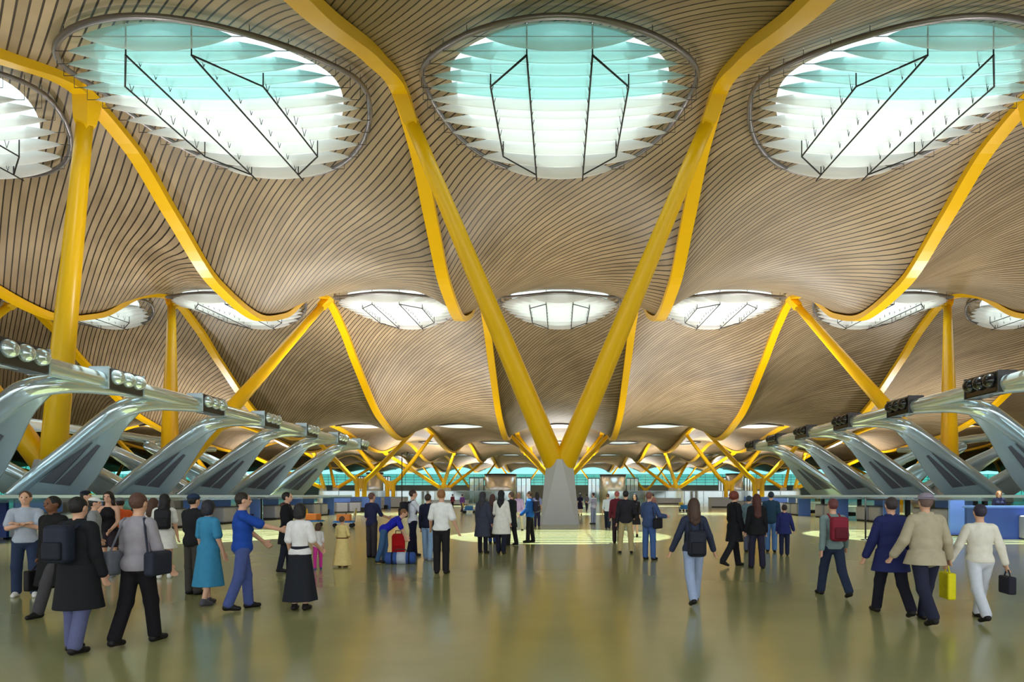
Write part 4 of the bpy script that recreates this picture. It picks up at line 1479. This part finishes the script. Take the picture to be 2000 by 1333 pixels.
P(1205, 1062, 960, 20, 'person with reddish hair in dark red and black jacket', ('jacket', (104, 34, 50), 2, .84), ('pants', (48, 34, 44)), hairc=(180, 96, 90), legs=(4, 2, -4, 4))
P(1222, 1081, 959, 5, 'man in black jacket and beige trousers with feet apart', ('jacket', (46, 44, 52), 2, .84), ('pants', (190, 172, 124)), hairc=(36, 32, 36), gap=.10, ra=(20, 14, 40, 10))
P(1240, 1049, 965, 200, 'woman with long black hair in black dress facing the viewer', ('dress', (34, 28, 34), 1.8, .5), None, 'long', (30, 24, 26), female=True)
P(1268, 1094, 962, 40, 'man in denim blue jacket and jeans carrying a black bag', ('jacket', (66, 84, 128), 2, .84), ('pants', (70, 100, 156)), hairc=(130, 84, 74), ra=(24, 14, 60, 0), la=(20, 12, 50, 10), fat=.025, gap=.04,
  bag=('shoulder', (26, 26, 36), 'large black bag carried by the man in denim blue', 1))
P(1355, 1180, 969, 0, 'woman with brown hair from behind in navy sweater and pale jeans', ('shirt', (50, 56, 78), 2, .86), ('pants', (160, 176, 210)), 'long', (76, 54, 46), female=True, legs=WALK2, la=(4, 22, 14, 0), ra=(4, 22, 14, 0),
  bag=('backpack', (36, 38, 52), 'dark low backpack on the woman in the navy sweater', -.2))
P(1434, 1107, 959, 70, 'woman with curly auburn hair in long black coat striding right', ('coat', (26, 26, 32), 2, .58), ('pants', (30, 30, 36)), 'curly', (120, 58, 48), female=True, legs=(14, 4, -20, 14), la=(2, 6, 20, 0))
P(1463, 1079, 969, 40, 'person in grey blue top half hidden by the woman with long auburn hair', ('jacket', (100, 122, 134), 2, .86), ('pants', (84, 88, 110)), hairc=(40, 58, 76))
P(1478, 1111, 966, 5, 'woman with long auburn hair from behind in black jacket and black trousers', ('jacket', (26, 26, 30), 2, .80), ('pants', (40, 38, 58)), 'verylong', (80, 40, 36), female=True, legs=(4, 2, -4, 4), gap=.04, fat=.01)
P(1506, 1079, 961, 20, 'man in dark teal jacket and blue jeans behind the woman with long auburn hair', ('jacket', (38, 66, 88), 2, .82), ('pants', (86, 124, 176)), hairc=(34, 48, 66), legs=(3, 2, -3, 3))
P(1532, 1086, 988, 15, 'boy in navy blue jacket and dark trousers at the right', ('jacket', (40, 46, 104), 2, .76), ('pants', (34, 40, 66)), hairc=(50, 40, 40), child=True, fat=.03, ra=(6, 16, 10, 0))
P(1627, 1166, 970, 0, 'person in grey green sweater with dark red backpack walking away', ('shirt', (126, 146, 146), 2, .88), ('pants', (44, 54, 80)), hairc=(110, 60, 62), legs=WALK, la=SWL, ra=(10, 14, 20, 0),
  bag=('backpack', (140, 38, 58), 'dark red backpack on the person in the grey green sweater'))
P(1741, 1202, 966, 5, 'man from behind in navy blue coat and black trousers, right foreground', ('coat', (40, 46, 98), 2, .64), ('pants', (30, 30, 44)), hairc=(64, 54, 58), legs=WALK, la=(6, 16, 14, 0), ra=(4, 10, 14, 0), fat=.035)
P(1808, 1218, 958, 5, 'man from behind in beige jacket and pale hat, right foreground', ('jacket', (186, 174, 150), 2, .78), ('pants', (40, 42, 64)), hairc=(120, 96, 92), cap=('hat', (150, 140, 158)), legs=WALK2, la=(4, 20, 30, 0), ra=(4, 20, 20, 0), fat=.045)
P(1914, 1212, 980, 10, 'person from behind in white jumper and white trousers with two bags', ('shirt', (236, 230, 218), 2, .90), ('pants', (214, 218, 230)), hairc=(52, 46, 66), legs=WALK2, la=(6, 22, 10, 0), ra=(-6, 18, 10, 0), fat=.02,
  bag=[('shopping', (240, 228, 30), 'bright yellow shopping bag held by the person in white', -1), ('handbag', (34, 34, 48), 'black handbag held by the person in white', 1)])
# clerk and distant figures
P(1951, 1047, 960, 200, 'clerk with fair hair in dark suit behind the blue service desk', ('jacket', (40, 44, 74), 2, .86), ('pants', (34, 36, 50)), 'bob', (168, 116, 76), female=True)
for x_, yf_, lab, c1, c2 in ((903, 1002, 'distant traveller in purple pushing the blue trolley left of the pedestal', (120, 70, 150), (50, 44, 60)),
                            (838, 995, 'tiny distant traveller in dark clothes behind the man in the white T-shirt', (70, 50, 66), (40, 38, 46)),
                            (884, 996, 'tiny distant traveller in dark red left of the blue trolley', (130, 60, 80), (44, 40, 50)),
                            (1276, 1003, 'distant traveller in dusty pink behind the man in denim blue', (180, 130, 130), (70, 60, 70)),
                            (1146, 1000, 'tiny distant traveller in grey between the pedestal and the striped shirt', (110, 108, 126), (60, 60, 76))):
    P(x_, yf_, 965, 20, lab, ('shirt', c1, 1.5, .88), ('pants', c2), hairc=(60, 44, 44), legs=WALK)

# luggage beside the bending man
Yb = EYE * F / (1097 - VY)
bx = (771 - VX) / F * Yb
rb = empty('red_travel_bag', (bx + .06, Yb + .15, 0), .2)
r = polygonize([RBox(vec(0, 0, .36), (.17, .13, .36), rotx(6), .07)], .015, .02); link_mesh('bag_body', mesh_from('bag_body', *r), cloth((196, 24, 30)), rb)
r = polygonize([RBox(vec(0, -.13, .25), (.12, .04, .16), rotx(6), .03)], .012, .02); link_mesh('front_pocket', mesh_from('front_pocket', *r), cloth((170, 18, 26)), rb)
m = MB(); m.tube([(-.08, 0, .68), (-.07, 0, .80), (.07, 0, .80), (.08, 0, .68)], .014, 8); m.build('bag_handle', LEATHER, rb)
tag(rb, 'red upright travel bag in front of the bending man in blue', 'bag')
Yd = EYE * F / (1100 - VY)
db = empty('duffel_bag', ((778 - VX) / F * Yd + .12, Yd - .25, 0), .12)
m = MB(); m.tube([(-.38, 0, .15), (-.34, 0, .15), (.34, 0, .15), (.38, 0, .15)], [.10, .15, .15, .10], 20); m.build('bag_body', cloth((58, 88, 158)), db)
m = MB(); m.tube([(-.08, 0, .15), (.14, 0, .15)], .153, 20); m.build('pale_band', cloth((196, 206, 226)), db)
for q in (-.2, .22):
    m = MB(); m.tube([(q - .02, 0, .15), (q + .02, 0, .15)], .156, 20); m.build('strap', cloth((28, 34, 62)), db)
m = MB(); m.tube([(-.16, 0, .29), (-.10, 0, .37), (.12, 0, .37), (.18, 0, .29)], .012, 8); m.build('bag_handle', LEATHER, db)
tag(db, 'blue and white duffel bag lying at the feet of the bending man', 'bag')

def lamp_and_fill_spot(x, y, z, e, size=.35):  # upward spot: canopy lamp clusters, and added fill elsewhere
    ld = bpy.data.lights.new('lamp_and_fill_spot', 'SPOT')
    ld.energy = e
    ld.spot_size = math.radians(160); ld.spot_blend = 1.0
    ld.shadow_soft_size = size
    ld.color = (1.0, .965, .91)
    lo = bpy.data.objects.new('lamp_and_fill_spot', ld)
    COL.objects.link(lo)
    lo.location = (x, y, z)
    lo.rotation_euler = (PI, 0, 0)



def desk_fill_spot(x, y, z, e):  # added fill above the desks, no fixture modelled
    ld = bpy.data.lights.new('desk_fill_spot', 'SPOT')
    ld.energy = e
    ld.spot_size = math.radians(140); ld.spot_blend = 1.0
    ld.shadow_soft_size = .25
    ld.color = (1.0, .97, .93)
    lo = bpy.data.objects.new('desk_fill_spot', ld)
    COL.objects.link(lo)
    lo.location = (x, y, z)


for s in (-1, 1):
    for y in (22, 35, 48):
        lamp_and_fill_spot(s * 20, y, 7.7, 1200)
    lamp_and_fill_spot(s * 20, 61, 7.7, 5000)
    for y in range(18, 62, 6):
        desk_fill_spot(s * 18.2, y, 6.2, 480)
for c in (-8, -4, 0, 4, 8):  # added spots without fixtures, brightening the ceiling and far hall
    lamp_and_fill_spot(c * A,   .00465 * KY, 3.9, 3200, .6)
    lamp_and_fill_spot((c + 2) * A, .0083 * KY, 3.9, 4500, .6)
    lamp_and_fill_spot(c * A, .0112 * KY, 3.9, 7500, .6)
    lamp_and_fill_spot(c * A, .0146 * KY, 3.9, 11000, .6)
    lamp_and_fill_spot(c * A, .0178 * KY, 3.9, 11000, .6)
    lamp_and_fill_spot(c * A, .0305 * KY, 3.9, 9000, .6)
    lamp_and_fill_spot(c * A, .0255 * KY, 3.9, 16000, .6)

# ------------------------------------------------------------------ world, sun, camera
def make_world():
    w = bpy.data.worlds.new('sky')
    SC.world = w
    w.use_nodes = True
    nt = w.node_tree
    N, L = nt.nodes, nt.links
    bg = N['Background']
    tc = N.new('ShaderNodeTexCoord')
    sp = N.new('ShaderNodeSeparateXYZ'); L.new(tc.outputs['Generated'], sp.inputs[0])
    r = N.new('ShaderNodeValToRGB')
    r.color_ramp.elements[0].position = 0.0; r.color_ramp.elements[0].color = (.90, .97, 1.0, 1)
    r.color_ramp.elements[1].position = .9; r.color_ramp.elements[1].color = (.80, .93, 1.0, 1)
    L.new(sp.outputs[2], r.inputs[0])
    nz = N.new('ShaderNodeTexNoise'); nz.inputs['Scale'].default_value = 2.6; nz.inputs['Detail'].default_value = 6
    L.new(tc.outputs['Generated'], nz.inputs['Vector'])
    cr = N.new('ShaderNodeValToRGB')
    cr.color_ramp.elements[0].position = .46; cr.color_ramp.elements[0].color = (0, 0, 0, 1)
    cr.color_ramp.elements[1].position = .62; cr.color_ramp.elements[1].color = (1, 1, 1, 1)
    L.new(nz.outputs['Fac'], cr.inputs[0])
    mx = N.new('ShaderNodeMixRGB'); L.new(cr.outputs[0], mx.inputs[0]); L.new(r.outputs[0], mx.inputs[1])
    mx.inputs[2].default_value = (1, 1, 1, 1)
    L.new(mx.outputs[0], bg.inputs['Color'])
    bg.inputs['Strength'].default_value = 1.15


make_world()
sd = bpy.data.lights.new('sun', 'SUN')
sd.energy = 11.0
sd.angle = math.radians(.53)
sd.color = (1.0, .97, .9)
so = bpy.data.objects.new('sun', sd)
COL.objects.link(so)
so.location = (0, 30, 90)
so.rotation_euler = (math.radians(-6), 0, 0)

cd = bpy.data.cameras.new('camera')
co = bpy.data.objects.new('camera', cd)
COL.objects.link(co)
co.location = (0, 0, EYE)
co.rotation_euler = (PI / 2, 0, 0)
cd.sensor_width = 36
cd.lens = 36 * F / 2000
cd.shift_x = -(VX - 1000) / 2000
cd.shift_y = (VY - 666.5) / 2000
cd.clip_end = 2000
SC.camera = co
SC.view_settings.view_transform = 'Standard'
SC.view_settings.look = 'None'
SC.view_settings.gamma = 1
SC.view_settings.exposure = 0.95
SC.cycles.max_bounces = 8
SC.cycles.diffuse_bounces = 5
SC.cycles.glossy_bounces = 4
SC.cycles.transparent_max_bounces = 16
